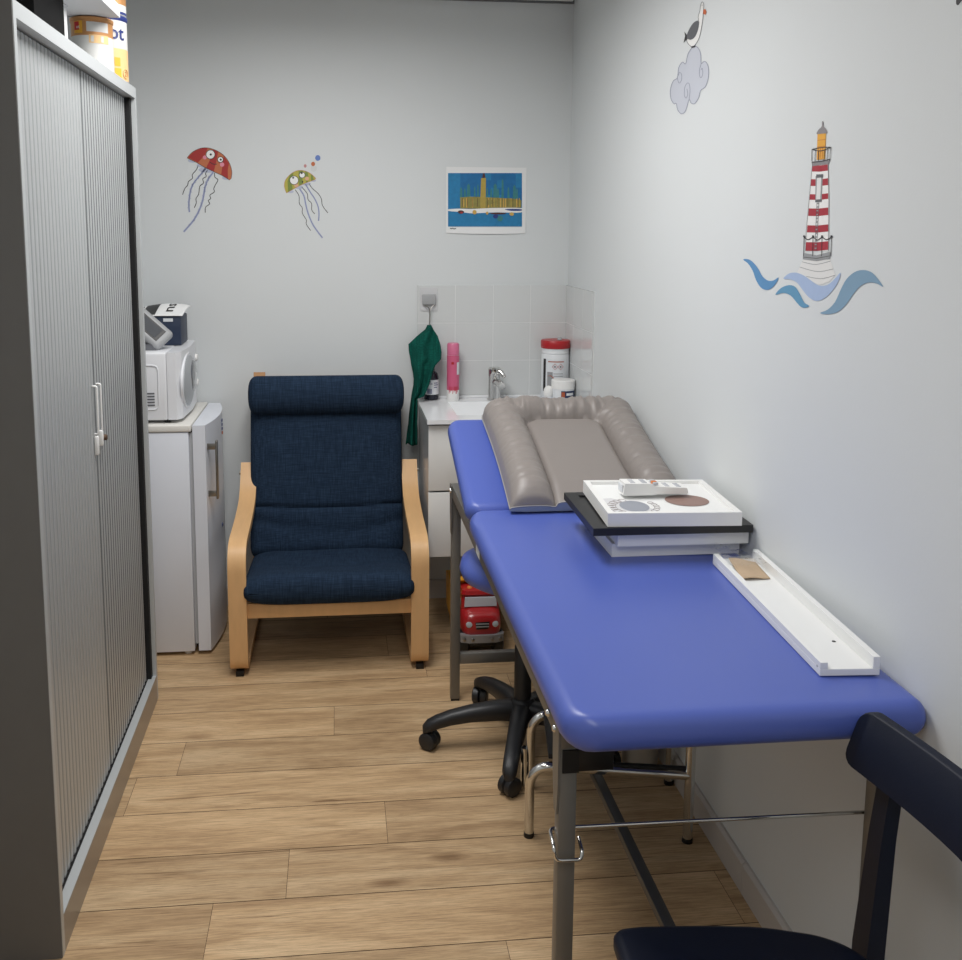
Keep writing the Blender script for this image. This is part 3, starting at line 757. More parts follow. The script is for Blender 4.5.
sc = thing('spray_can', (0.463, 3.93, 0.862), 'pink aerosol can with white base standing behind the washbasin', 'can')
MB().lathe((0.463, 3.93, 0.8622), [(0.024, 0, 0), (0.0255, 0.004, 0), (0.0255, 0.044, 1), (0.0255, 0.175, 1), (0.0255, 0.186, 1)], 28).build('can_body', ['white_plastic', 'pink_can', 'pink_can_dark'], sc, smooth=30)
MB().lathe((0.463, 3.93, 1.0487), [(0.0245, 0), (0.0245, 0.043), (0.021, 0.048), (0.001, 0.049)], 28).build('cap', 'pink_cap', sc, smooth=40)
cb = MB(); cc = (0.463, 3.93, 0.862)
patch(cc, 0.0255, -1.05, -0.45, 0.108, 0.158, 'label_white', sc)
for k in range(8): patch(cc, 0.0255, -2.4+0.2*k+random.uniform(-.05, .05), -2.28+0.2*k, 0.03+0.006*(k % 3), 0.06, 'pink_can_dark', sc, 'petal_print')
patch(cc, 0.0255, -1.95, -1.55, 0.150, 0.160, 'red_lid', sc, 'flamingo_print')

wi = thing('wipes_canister', (0.884, 3.925, 0.862), 'white disinfectant wipes canister with a red lid in the corner', 'canister')
WC = (0.882, 3.92, 0.8622)
wbdy = MB().lathe(WC, [(0.054, 0), (0.057, 0.004), (0.057, 0.184), (0.0545, 0.190), (0.057, 0.196), (0.0545, 0.202), (0.0560, 0.213)], 40).build('canister_body', 'tub_white', wi, smooth=40)
lid = MB().lathe((WC[0], WC[1], WC[2]+0.2135), [(0.058, 0), (0.060, 0.003), (0.060, 0.027), (0.057, 0.032), (0.001, 0.034)], 40).build('lid', 'red_lid', wi, smooth=40)
MB().lathe((WC[0]+0.012, WC[1]-0.02, WC[2]+0.2475), [(0.010, 0), (0.009, 0.008), (0.006, 0.010)], 14).build('dispenser_nub', 'grey_plastic', lid, smooth=50)
patch(WC, 0.057, -2.75, -2.50, 0.04, 0.172, 'ink', wbdy)
patch(WC, 0.057, -2.42, -1.05, 0.04, 0.172, 'label_white', wbdy)
patch(WC, 0.057, -2.3, -1.15, 0.160, 0.164, 'rust', wbdy, e=0.0012)
patch(WC, 0.057, -2.35, -1.95, 0.062, 0.120, 'grey_ink', wbdy, e=0.0012)
for k in range(5): patch(WC, 0.057, -1.9 if k > 2 else -2.0, -1.15-0.1*random.random(), 0.072+0.010*k, 0.0745+0.010*k, 'grey_ink', wbdy, 'printed_line', e=0.0014)
for a in (-1.80, -1.40):
    cpts = []
    for q in range(4):
        t = q*PI/2; aa = a+0.011*math.cos(t)/0.057; cpts.append((WC[0]+0.0586*math.cos(aa), WC[1]+0.0586*math.sin(aa), WC[2]+0.142+0.012*math.sin(t)))
    MB().tube(cpts, 0.0009, 5, closed=True).build('hazard_mark', 'red_lid', wbdy, smooth=0)
    MB().lathe((WC[0]+0.0580*math.cos(a), WC[1]+0.0580*math.sin(a), WC[2]+0.142), [(0.0032, -0.001), (0.0032, 0.001)], 8, axis='y').build('hazard_dot', 'ink', wbdy, smooth=0)
MB().tube(catmull([(WC[0]+0.0588*math.cos(a), WC[1]+0.0588*math.sin(a), WC[2]+z) for a, z in ((-2.3, 0.103), (-2.1, 0.105), (-1.9, 0.097), (-1.72, 0.082), (-1.6, 0.062))], 4, False), [0.0008]*4+[0.0014]*4+[0.002]*4+[0.0026]*5, 6).build('red_swoosh', 'rust', wbdy, smooth=0)

jr = thing('cream_jar', (0.89, 3.822, 0.862), 'low white tub with a navy label in front of the wipes canister', 'jar')
JC = (0.8890, 3.800, 0.8622)
jb = MB().lathe(JC, [(0.044, 0), (0.046, 0.003), (0.046, 0.066)], 36).build('jar_body', 'tub_white', jr, smooth=40)
MB().lathe((JC[0], JC[1], JC[2]+0.0665), [(0.0468, 0), (0.0468, 0.031), (0.044, 0.034), (0.001, 0.0345)], 36).build('lid', 'white_plastic', jr, smooth=40)
patch(JC, 0.046, -1.95, -0.5, 0.026, 0.060, 'label_navy', jb)
patch(JC, 0.046, -1.92, -1.62, 0.030, 0.056, 'rust', jb, e=0.0012)
patch(JC, 0.046, -1.5, -0.8, 0.042, 0.052, 'label_white', jb, e=0.0012)
wt = thing('white_tube', (0.832, 3.80, 0.862), 'small rounded white bottle left of the navy-labelled tub', 'bottle')
MB().lathe((0.830, 3.800, 0.8622), [(0.016, 0), (0.017, 0.003), (0.017, 0.03), (0.015, 0.033)], 20).build('bottle_base', 'label_white', wt, smooth=40)
MB().lathe((0.830, 3.800, 0.8957), [(0.016, 0), (0.0195, 0.012), (0.0185, 0.028), (0.011, 0.040), (0.001, 0.043)], 20).build('cap', 'white_plastic', wt, smooth=60)

# hook and towel
hk = thing('hanging_hook', (0.369, 3.99, 1.26), 'square grey adhesive hook on the tiles above the green towel', 'hook')
MB().box(0.334, 0.404, 3.9885, 3.9910, 1.222, 1.318, 0, 0.0008).build('adhesive_plate', 'cardboard_white', hk, smooth=0)
MB().box(0.342, 0.397, 3.976, 3.988, 1.247, 1.291, 0, 0.004, 3).build('hook_pad', 'grey_plastic', hk, smooth=50)
b = MB(); b.tube(catmull([(0.352, 3.975, 1.247), (0.362, 3.973, 1.240), (0.371, 3.971, 1.228), (0.371, 3.970, 1.19), (0.369, 3.966, 1.160), (0.369, 3.955, 1.152), (0.369, 3.946, 1.160), (0.369, 3.944, 1.172)], 4, False), 0.0022, 8)
b.tube([(0.390, 3.975, 1.247), (0.380, 3.973, 1.240), (0.371, 3.971, 1.228)], 0.0022, 8)
b.build('hook_wire', 'steel', hk, smooth=60)
rowsT = [(1.168, 0.362, 0.3735), (1.150, 0.352, 0.383), (1.125, 0.318, 0.400), (1.092, 0.282, 0.410), (1.062, 0.284, 0.413), (1.035, 0.290, 0.409), (1.012, 0.293, 0.385),
         (0.985, 0.299, 0.374), (0.955, 0.303, 0.366), (0.93, 0.302, 0.358), (0.90, 0.296, 0.345), (0.87, 0.292, 0.330), (0.84, 0.288, 0.3205), (0.80, 0.283, 0.3195), (0.76, 0.278, 0.319), (0.72, 0.274, 0.318), (0.688, 0.270, 0.317)]
def towel_pt(u, v):
    t = v*(len(rowsT)-1); i = min(int(t), len(rowsT)-2); w = t-i
    z, l, r = [rowsT[i][k]*(1-w)+rowsT[i+1][k]*w for k in range(3)]
    amp = 0.006+0.008*min(1, v*3)
    y = 3.952-0.055*min(1, v*2.4)-0.012*math.sin(PI*u)+amp*math.sin(u*9.5+2.2*math.sin(v*3))
    if z < 0.885: r = min(r, 0.3135)
    return (l+(r-l)*u, min(y, 3.975), z+0.004*math.sin(u*6)*v)
tw = MB().grid(towel_pt, 36, 48).build('hand_towel', 'towel', smooth=70)
tag(tw, 'dark green towel hanging from the hook beside the washbasin', 'towel')
sm = tw.modifiers.new('thickness', 'SOLIDIFY'); sm.thickness = 0.005; sm.offset = 0

# ------------------------------------------------------------------ examination couch
bed = thing('examination_couch', (0.65, 2.3, 0), 'long examination couch with blue vinyl pads and raised head end along right wall', 'couch')
def pad(x0, x1, path, ht, rc, rp, name, crown, mname, parent, rp2=0.03):
    path = [Vector(p) for p in path]; ls = [0]
    for i in range(1, len(path)): ls.append(ls[-1]+(path[i]-path[i-1]).length)
    L = ls[-1]; hw = (x1-x0)/2; xc = (x0+x1)/2
    ds = [0, .002, .005, .009, .014, .02, .028, .04, .06, .1]
    st = sorted(set([min(d, L/2) for d in ds]+[L-min(d, L/2) for d in ds]+[0.1+(L-0.2)*k/12 for k in range(13)]))
    rings = []
    for s_ in st:
        for i in range(1, len(path)):
            if s_ <= ls[i]+1e-9: break
        u = (s_-ls[i-1])/(ls[i]-ls[i-1]); p = path[i-1].lerp(path[i], u); t = (path[i]-path[i-1]).normalized(); n = Vector((0, -t.z, t.y))
        d = min(s_, L-s_)
        iz = rc-math.sqrt(max(0, rc*rc-(rc-d)**2)) if d < rc else 0
        ix = rp-math.sqrt(max(0, rp*rp-(rp-d)**2)) if d < rp else 0
        ix2 = rp2-math.sqrt(max(0, rp2*rp2-(rp2-d)**2)) if d < rp2 else 0
        w = hw-(ix+ix2)/2; xs_ = (ix-ix2)/2; h = max(0.0015, ht-iz); r = min(rc, h*0.98)
        ring = []
        for cx_, cz_, a0 in ((w-r, h-r, 0), (-(w-r), h-r, PI/2), (-(w-r), -(h-r), PI), (w-r, -(h-r), 3*PI/2)):
            for k in range(7):
                a = a0+PI/2*k/6; x = cx_+r*math.cos(a); z = cz_+r*math.sin(a)
                ring.append((x, z))
            if a0 == 0:
                for k in range(1, 10): ring.append(((w-r)*(1-2*k/10), h))
        out = []
        for x, z in ring:
            if z > 0: z += crown*(1-(x/hw)**2)*min(1, d/0.12)
            out.append(p+n*z+Vector((xc+x+xs_, 0, 0)))
        rings.append(out)
    return MB().loft(rings).build(name, mname, parent, smooth=50)
PX0, PX1 = 0.344, 0.9455
pad(PX0, PX1, [(0, 1.396, 0.766), (0, 2.578, 0.766)], 0.031, 0.027, 0.060, 'main_pad', 0.004, 'bed_vinyl', bed)
TH = math.radians(17.3); hv = Vector((0, math.cos(TH), math.sin(TH))); hn = Vector((0, -math.sin(TH), math.cos(TH)))
h0 = Vector((0, 2.594, 0.7375))+hn*0.031
pad(PX0, PX1, [h0, h0+hv*0.530], 0.031, 0.027, 0.045, 'head_pad', 0.004, 'bed_vinyl', bed)
b = MB().box(PX0+0.03, PX1-0.03, 0.02, 0.50, -0.012, 0.0)
MXh = Matrix.Translation((0, 2.594, 0.7365)) @ Matrix.Rotation(TH, 4, 'X')
b.xf(MXh).build('head_board', 'black_matte', bed, smooth=0)
LX0, LX1, RX0, RX1 = 0.360, 0.390, 0.919, 0.9455
for x0, x1 in ((LX0, LX1), (RX0, RX1)):
    MB().box(x0, x1, 1.500, 3.094, 0.695, 0.7345, 0, 0.002).build('side_rail', 'bed_frame', bed, smooth=40)
    for y in (1.503, 3.064):
        lg = MB().box(x0, x1, y, y+0.030, 0.006, 0.695, 0, 0.002).build('leg', 'bed_frame', bed, smooth=40)
        MB().box(x0+0.001, x1-0.001, y+0.001, y+0.029, 0, 0.0065).build('foot_cap', 'black', lg, smooth=0)
MB().box(LX1, RX0, 3.067, 3.092, 0.126, 0.162, 0, 0.002).build('cross_bar', 'bed_frame', bed, smooth=40)
MB().box(LX1, RX0, 1.505, 1.530, 0.126, 0.162, 0, 0.002).build('cross_bar', 'bed_frame', bed, smooth=40)
MB().box(LX1, RX0, 2.60, 2.63, 0.700, 0.730, 0, 0.002).build('cross_bar', 'bed_frame_dark', bed, smooth=40)
MB().box(LX1, RX0, 1.520, 1.550, 0.712, 0.733, 0, 0.002).build('cross_bar', 'bed_frame_dark', bed, smooth=40)
MB().box(0.640, 0.665, 1.530, 3.067, 0.143, 0.163, 0, 0.002).build('long_bar', 'bed_frame_dark', bed, smooth=40)
MB().box(LX1-0.001, 0.452, 1.5015, 1.535, 0.652, 0.712, 0, 0.002).build('corner_block', 'black', bed, smooth=40)
MB().box(LX0+0.004, LX1+0.002, 1.4990, 1.5035, 0.652, 0.692).build('corner_cap', 'black', bed, smooth=0)
for y, s_ in ((1.500, 1), (3.052, -1)):
    pl = MB().prism([(y, 0.734), (y+0.045, 0.734), (y+0.040, 0.64), (y+0.026, 0.575), (y+0.006, 0.575), (y, 0.62)], 'x', LX0-0.0035, LX0-0.0002).build('bracket_plate', 'bed_frame', bed, smooth=0)
    for q in ((y+0.03, 0.716), (y+0.085 if s_ > 0 else y+0.012, 0.716)):
        MB().lathe((LX0-0.004, q[0], q[1]), [(0.0065, 0.004), (0.0065, -0.001), (0.004, -0.004)], 14, axis='x').build('bolt', 'chrome', bed, smooth=50)
MB().box(LX0-0.0012, LX0+0.001, 2.44, 2.50, 0.700, 0.728).build('rail_sticker', 'label_white', bed, smooth=0)
b = MB().tube(fillet([(0.93, 1.540, 0.523), (0.353, 1.540, 0.528), (0.351, 1.494, 0.524), (0.354, 1.494, 0.499), (0.398, 1.494, 0.498), (0.401, 1.498, 0.510), (0.401, 1.525, 0.518)], 0.012, 4), 0.0034, 8)
b.build('brace_wire', 'chrome', bed, smooth=60)

# ------------------------------------------------------------------ changing mat
from mathutils import noise as mnoise
A_, B_ = 0.486, 0.610
tm = math.radians(15.5)
mo_ = Vector((0.450, 2.508, 0.8075)); mvv = Vector((0, math.cos(tm), math.sin(tm))); mnn = Vector((0, -math.sin(tm), math.cos(tm)))
W_ = 0.125
def smin(a, b, k=0.03):
    h = max(k-abs(a-b), 0)/k; return min(a, b)-h*h*k*0.25
def mat_xy(u, v):
    b = B_*v; rc = 0.075; ins = 0
    if b > B_-rc: ins = rc-math.sqrt(max(0, rc*rc-(b-(B_-rc))**2))
    sag = 0.012*math.sin(PI*u)*max(0, (v-0.7)/0.3)
    pin = 0.006*math.sin(PI*v*1.1)
    x = pin*(1-2*u)+ins+(A_-2*ins)*u
    return x, b-sag, ins
def mat_h(u, v):
    x, b, ins = mat_xy(u, v)
    dl = (A_-2*ins)*u; dr = (A_-2*ins)*(1-u); dt = (B_*(1-v))
    ds_ = smin(dl, dr); d = smin(ds_, dt, 0.05)
    near = min(1, max(0, b/0.09)); endf = 0.12+0.88*math.sqrt(max(0, 1-(1-near)**2))
    if d < W_:
        q = (d-W_*0.5)/(W_*0.5); h = 0.066*math.sqrt(max(0, 1-abs(q)**2.3))
        side = 1 if dt > ds_ else 0
        s_ = b if side else x
        env = max(0, 1-abs(q))**0.6
        # puckers: long folds across the bolster
        f = mnoise.noise(Vector((s_*42+(7 if dr < dl else 0), d*6, 3.1*side)))
        f2 = mnoise.noise(Vector((s_*95, d*10, 9.0+side)))
        crn = math.exp(-((dt-ds_)/0.11)**2)
        amp = 0.0075+0.009*(1-side)+0.009*crn
        inn = 0.6+0.7*max(0, q)
        f = math.copysign(abs(f)**0.8, f)
        h += env*inn*(amp*f+0.6*amp*f2)
        h *= endf
        g = 0.016
        if d > W_*0.9: h = max(h, g*(d-W_*0.9)/(W_*0.1)*endf)
        return max(h, 0.004*min(1, d/0.004))
    e = min(1, (d-W_)/0.025)
    return (0.014+0.016*math.sqrt(max(0, 1-(1-e)**2))+0.003*math.sin(PI*u))*(0.55+0.45*near)
nu, nv = 90, 110
def mtop(u, v):
    x, b, _ = mat_xy(u, v); return mo_+Vector((x, 0, 0))+mvv*b+mnn*(0.006+mat_h(u, v))
def mbot(u, v):
    x, b, _ = mat_xy(u, v); return mo_+Vector((x, 0, 0))+mvv*b+mnn*(-0.003*min(1, 12*u*(1-u))*min(1, 8*(1-v)+0.1)*1.0)
cm = thing('changing_mat', mo_, 'grey padded baby changing mat with raised edges lying on the raised head end', 'changing mat')
b = MB(); b.grid(mtop, nu, nv)
rim = [(k/nu, 0) for k in range(nu)]+[(1, k/nv) for k in range(nv)]+[(1-k/nu, 1) for k in range(nu)]+[(0, 1-k/nv) for k in range(nv)]
tp = [mtop(*q) for q in rim]; bt = [mbot(*q) for q in rim]; n = len(rim)
top = b.build('padded_top', 'mat_grey', cm, smooth=75)
b = MB(); b.grid(mbot, 30, 30, flip=True); b.add(tp+bt, [(k, n+k, n+(k+1) % n, (k+1) % n) for k in range(n)])
b.build('underside', 'mat_under', cm, smooth=60)
MB().tube([p+Vector((0, 0, 0.0005)) for p in tp], 0.0019, 6, closed=True).build('piping', 'piping', cm, smooth=70)

# ------------------------------------------------------------------ stacked picture frames
def frame(x, y, w, d, z0, z1, rot, bw, mname, label, recess=0.008, panel='white_matte'):
    t = thing('framed_print', (x, y, z0), label, 'picture frame', 'flat picture frames stacked on the couch')
    MX_ = Matrix.Translation((x, y, z0)) @ Matrix.Rotation(rot, 4, 'Z'); h = z1-z0
    def side(poly): return MB().prism(poly, 'z', 0, h).xf(MX_)
    b = MB()
    for poly in ([(0, 0), (w, 0), (w-bw, bw), (bw, bw)], [(w, 0), (w, d), (w-bw, d-bw), (w-bw, bw)],
                 [(w, d), (0, d), (bw, d-bw), (w-bw, d-bw)], [(0, d), (0, 0), (bw, bw), (bw, d-bw)]):
        b.prism(poly, 'z', 0, h)
    b.xf(MX_).build('moulding', mname, t, smooth=0)
    p = MB().box(bw-0.001, w-bw+0.001, bw-0.001, d-bw+0.001, 0.002, h-recess).xf(MX_).build('mount_board', panel, t, smooth=0)
    return t, p, MX_
frame(0.623, 2.137, 0.305, 0.30, 0.8015, 0.8330, 0.0, 0.016, 'white_matte', 'white picture frame lying directly on the blue couch, lowest of the stack')
frame(0.630, 2.115, 0.308, 0.30, 0.8335, 0.8655, -0.012, 0.016, 'white_matte', 'white picture frame lying just under the black frame in the stack')
frame(0.567, 2.096, 0.372, 0.31, 0.866, 0.8835, -0.014, 0.03, 'picture_black', 'flat black picture frame sticking out between white frames of the stack', 0.004, 'picture_black')
tf, tp_, MXf = frame(0.602, 2.104, 0.308, 0.298, 0.884, 0.9155, -0.06, 0.014, 'white_plastic', 'white box frame with two round prints, top of the stack, remote lying on it')
hz = 0.0315-0.0075
def disc(cx_, cy__, rx, ry, z, mname, name, parent, n=40):
    b = MB(); b.ngon([(cx_+rx*math.cos(2*PI*k/n), cy__+ry*math.sin(2*PI*k/n), z) for k in range(n)]); b.xf(MXf); return b.build(name, mname, parent, smooth=0, recalc=False)
b = MB(); b.ngon([(0.018, 0.018, hz), (0.145, 0.018, hz), (0.118, 0.06, hz), (0.04, 0.155, hz), (0.018, 0.15, hz)]); b.xf(MXf)
b.build('acetate_sheet', 'print_pale', tp_, smooth=0, recalc=False)
disc(0.080, 0.082, 0.034, 0.046, hz+0.0006, 'print_grey', 'round_print', tp_)
disc(0.218, 0.128, 0.052, 0.050, hz+0.0006, 'print_brown', 'round_print', tp_)
b = MB()
for q in range(9):
    a = PI*0.55+q*0.33; c_ = (0.068+0.042*math.cos(a), 0.075+0.055*math.sin(a))
    b.tube([(c_[0]+0.010*math.cos(2*PI*k/12), c_[1]+0.012*math.sin(2*PI*k/12), hz+0.0006) for k in range(12)], 0.0006, 4, closed=True)
for q in range(6):
    a = -0.9+q*0.3; c_ = (0.092+0.040*math.cos(a), 0.082+0.05*math.sin(a))
    b.tube([(c_[0]+0.007*math.cos(2*PI*k/10), c_[1]+0.008*math.sin(2*PI*k/10), hz+0.0006) for k in range(10)], 0.0006, 4, closed=True)
b.xf(MXf); b.build('scallop_lines', 'print_line', tp_, smooth=0)
rc_ = thing('remote_control', (0.76, 2.27, 0.916), 'white handheld remote with small buttons lying on the top white frame', 'remote control')
MXr = Matrix.Translation((0.678, 2.268, 0.9160)) @ Matrix.Rotation(0.0, 4, 'Z')
b = MB(); b.prism([(0, 0.002), (0.004, 0.030), (0.068, 0.028), (0.080, 0.021), (0.158, 0.016), (0.162, 0.004), (0.158, 0.001), (0.085, 0.002), (0.075, 0.0), (0.003, 0.0)], 'y', -0.024, 0.024)
b.xf(MXr).build('remote_body', 'white_plastic', rc_, smooth=0)
MB().box(-0.0012, 0.002, -0.017, 0.017, 0.007, 0.025, 0, 0.001).xf(MXr).build('end_cap', 'label_white', rc_, smooth=0)
for i in range(5):
    for j in range(3):
        xx = 0.020+0.0285*i; zz = 0.030-(0.002 if xx < 0.066 else 0.011+0.05*(xx-0.08)) 
        if 0.064 < xx < 0.082: zz = 0.0265
        bt_ = MB().box(xx, xx+0.012, -0.016+0.0125*j, -0.008+0.0125*j, zz-0.004, zz+0.0022, 0, 0.0008).xf(MXr)
        hot = (i == 2 and j == 1)
        bt_.build('button', 'orange' if hot else 'button_grey', rc_, smooth=40, label='orange button' if hot else None)

# picture ledge with card and clear bag
lg = thing('picture_ledge', (0.86, 1.8, 0.80), 'long white picture ledge lying on the couch beside the right wall', 'shelf')
la = Vector((0.806, 1.504, 0)); lb = Vector((0.839, 2.072, 0)); dv = (lb-la); LL = dv.length; dv.normalize(); pv = Vector((dv.y, -dv.x, 0))
MXl = Matrix.Identity(4)
for i in range(3): MXl[i][0] = pv[i]; MXl[i][1] = dv[i]; MXl[i][2] = (0, 0, 1)[i]
MXl[0][3], MXl[1][3], MXl[2][3] = la.x, la.y, 0.8010
lw = 0.1035
MB().box(0, lw, 0, LL, 0, 0.012, 0, 0.0008).xf(MXl).build('base_board', 'white_matte', lg, smooth=0)
MB().box(0, 0.013, 0, LL, 0.0122, 0.024, 0, 0.0008).xf(MXl).build('front_lip', 'white_matte', lg, smooth=0)
MB().box(lw-0.012, lw, 0, LL, 0.0122, 0.033, 0, 0.0008).xf(MXl).build('back_board', 'white_matte', lg, smooth=0)
MB().lathe((0.074, 0.112, 0.0116), [(0.0035, 0), (0.0035, 0.001)], 12).xf(MXl).build('screw_hole', 'ink', lg, smooth=0)
MB().lathe((0.0, 0.012, 0.013), [(0.002, -0.0004), (0.002, 0.0004)], 10, axis='x').xf(MXl).build('screw_head', 'grey_plastic', lg, smooth=0)
kc = MB(); kc.grid(lambda u, v: (0.0185+0.064*u+0.006*(v-0.5), 0.425+0.105*v+0.006*u, 0.0168+0.010*v*(1-u)+0.002*math.sin(5*u)), 12, 12); kc.xf(MXl)
ko = kc.build('kraft_card', 'kraft', smooth=60); tag(ko, 'square brown kraft card lying at the far end of the white ledge', 'card')
sm = ko.modifiers.new('thickness', 'SOLIDIFY'); sm.thickness = 0.0012
bg = MB()
bg.grid(lambda u, v: (0.004+0.092*u, 0.475+0.115*v, 0.0295+0.010*v+0.006*mnoise.noise(Vector((u*6, v*7, 1)))+0.003*mnoise.noise(Vector((u*17, v*19, 4)))), 26, 30)
bg.xf(MXl); bo_ = bg.build('plastic_bag', 'bag_clear', smooth=80); tag(bo_, 'small crumpled clear plastic bag at the far end of the white ledge', 'bag')

# ------------------------------------------------------------------ swivel stool
so = thing('swivel_stool', (0.545, 2.775, 0), 'blue swivel stool on a black five-star castor base under the couch', 'stool')
SC = (0.545, 2.775)
MB().lathe((SC[0], SC[1], 0.520), [(0.001, 0), (0.165, 0.0), (0.186, 0.012), (0.194, 0.035), (0.188, 0.058), (0.165, 0.072), (0.08, 0.078), (0.001, 0.079)], 48).build('seat', 'bed_vinyl', so, smooth=60)
MB().lathe((SC[0], SC[1], 0.10), [(0.026, 0), (0.026, 0.21), (0.0225, 0.215), (0.0225, 0.24)], 24).build('column_sleeve', 'black_plastic', so, smooth=40)
MB().lathe((SC[0], SC[1], 0.30), [(0.014, 0.038), (0.014, 0.205), (0.06, 0.210), (0.06, 0.2195)], 20).build('gas_column', 'steel', so, smooth=40)
MB().lathe((SC[0], SC[1], 0.075), [(0.036, 0), (0.042, 0.01), (0.040, 0.06), (0.030, 0.072)], 24).build('hub', 'black_plastic', so, smooth=50)
for k in range(5):
    a = math.radians(180.5+72*k); dx, dy = math.cos(a), math.sin(a); px_, py_ = -dy, dx
    rings = []
    for r, z, w, h in ((0.02, 0.108, 0.030, 0.032), (0.08, 0.110, 0.028, 0.029), (0.16, 0.104, 0.025, 0.024), (0.22, 0.094, 0.023, 0.021), (0.262, 0.082, 0.022, 0.019), (0.288, 0.070, 0.021, 0.018), (0.303, 0.060, 0.013, 0.012)):
        ring = []
        for q in range(14):
            t = 2*PI*q/14; cc_, ss_ = math.cos(t), math.sin(t)
            ring.append((SC[0]+dx*r+px_*w*math.copysign(abs(cc_)**0.7, cc_), SC[1]+dy*r+py_*w*math.copysign(abs(cc_)**0.7, cc_), z+h*math.copysign(abs(ss_)**0.7, ss_)))
        rings.append(ring)
    arm = MB().loft(rings).build('base_arm', 'black_plastic', so, smooth=60)
    cxk, cyk = SC[0]+dx*0.282, SC[1]+dy*0.282
    ca_ = a+0.9; ax = Vector((math.cos(ca_), math.sin(ca_), 0)); 
    MR = Matrix.Translation((cxk, cyk, 0.0270)) @ Matrix.Rotation(ca_, 4, 'Z')
    b = MB()
    for s_ in (-1, 1):
        b.lathe((0.0125*s_, 0, 0), [(0.001, -0.012), (0.021, -0.012), (0.0268, -0.008), (0.0268, 0.008), (0.021, 0.012), (0.001, 0.012)], 24, axis='x')
    b.xf(MR).build('castor', 'black_plastic', arm, smooth=40)
    b = MB().lathe((0, 0, 0.02), [(0.009, 0), (0.009, 0.026)], 12).xf(MR); b.build('castor_stem', 'black', arm, smooth=40)

# ------------------------------------------------------------------ toy dump truck
TX, TY = 0.512, 3.385
tt = thing('toy_truck', (TX, TY+0.15, 0), 'red toy dump truck with yellow bed on the floor behind couch leg', 'toy truck')
MT = Matrix.Translation((TX, TY, 0.0))
def tb_(name, mname, b, smooth=50, parent=tt, label=None): return b.xf(MT).build(name, mname, parent, smooth=smooth, label=label)
b = MB(); rings = []
for y, z0, z1, w in ((0.0, 0.085, 0.150, 0.052), (0.006, 0.078, 0.160, 0.062), (0.022, 0.072, 0.168, 0.071), (0.06, 0.070, 0.178, 0.076), (0.10, 0.070, 0.180, 0.078)):
    ring = []
    for q in range(28):
        t = 2*PI*q/28; cc_, ss_ = math.cos(t), math.sin(t)
        ring.append((w*math.copysign(abs(cc_)**0.55, cc_), y, (z0+z1)/2+(z1-z0)/2*math.copysign(abs(ss_)**0.55, ss_)))
    rings.append(ring)
b.loft(rings); cabp = tb_('cab', 'toy_red', b, 60)
rings = []; b = MB()
for z, w, ya, yb_ in ((0.165, 0.070, 0.050, 0.15), (0.19, 0.069, 0.055, 0.15), (0.215, 0.067, 0.060, 0.15), (0.222, 0.070, 0.050, 0.15), (0.236, 0.066, 0.054, 0.15), (0.240, 0.055, 0.062, 0.145)):
    rings.append([(-w, ya+0.012, z), (-w+0.012, ya, z), (w-0.012, ya, z), (w, ya+0.012, z), (w, yb_, z), (-w, yb_, z)])
b.loft(rings); tb_('cab_roof', 'toy_red', b, 30)
tb_('windscreen', 'toy_glass', MB().prism([(-0.060, 0.178), (0.060, 0.178), (0.057, 0.212), (-0.057, 0.212)], 'y', 0.0465, 0.058), 0)
for x in (-0.038, 0, 0.038): tb_('roof_light', 'orange', MB().lathe((x, 0.075, 0.239), [(0.010, 0), (0.009, 0.006), (0.001, 0.009)], 14), 60)
for s_ in (-1, 1):
    tb_('wing_mirror', 'toy_grey', MB().box(s_*0.078-0.007, s_*0.078+0.007, 0.06, 0.07, 0.178, 0.205, 0, 0.003), 40)
    tb_('headlight', 'toy_glass', MB().lathe((s_*0.048, 0.003, 0.128), [(0.012, 0.004), (0.011, -0.004), (0.001, -0.006)], 18, axis='y'), 50)
tb_('grille', 'black', MB().prism([(-0.026, 0.136), (0.026, 0.138), (0.022, 0.112), (-0.022, 0.110)], 'y', -0.0035, 0.006), 0)
b = MB()
for k in range(2): b.box(-0.024, 0.024, -0.006, -0.002, 0.118+0.010*k, 0.123+0.010*k, 0, 0.001)
tb_('grille_bar', 'toy_grey', b, 40)
bp_ = [(-0.082, 0.02), (-0.078, 0.0), (-0.05, -0.012), (0.05, -0.012), (0.078, 0.0), (0.082, 0.02), (0.07, 0.02), (0.045, 0.002), (-0.045, 0.002), (-0.07, 0.02)]
b = MB(); rings = []
b.prism(bp_, 'z', 0.062, 0.090); bum = tb_('bumper', 'toy_grey', b, 30)
for x in (-0.066, -0.036, 0.036, 0.066): MB().lathe((x, -0.013 if abs(x) < .05 else -0.008, 0.076), [(0.007, 0.006), (0.007, -0.001), (0.003, -0.004)], 12, axis='y').xf(MT).build('bumper_bolt', 'steel', bum, smooth=50)
tb_('chassis', 'black', MB().box(-0.055, 0.055, 0.02, 0.32, 0.035, 0.072, 0, 0.004), 40)
for y in (0.055, 0.255):
    for s_ in (-1, 1):
        w = tb_('wheel', 'black_plastic', MB().lathe((s_*0.065, y, 0.0445), [(0.001, -0.02), (0.036, -0.02), (0.0442, -0.014), (0.0442, 0.014), (0.036, 0.02), (0.001, 0.02)], 28, axis='x'), 40)
        MB().lathe((s_*0.085, y, 0.0445), [(0.02, -0.003), (0.018, 0.002), (0.001, 0.003)], 18, axis='x').xf(MT).build('wheel_hub', 'toy_yellow', w, smooth=40)
b = MB(); rings = []
b.prism([(0.165, 0.085), (0.33, 0.085), (0.345, 0.215), (0.165, 0.235), (0.112, 0.272), (0.106, 0.258), (0.155, 0.225)], 'x', -0.096, 0.084)
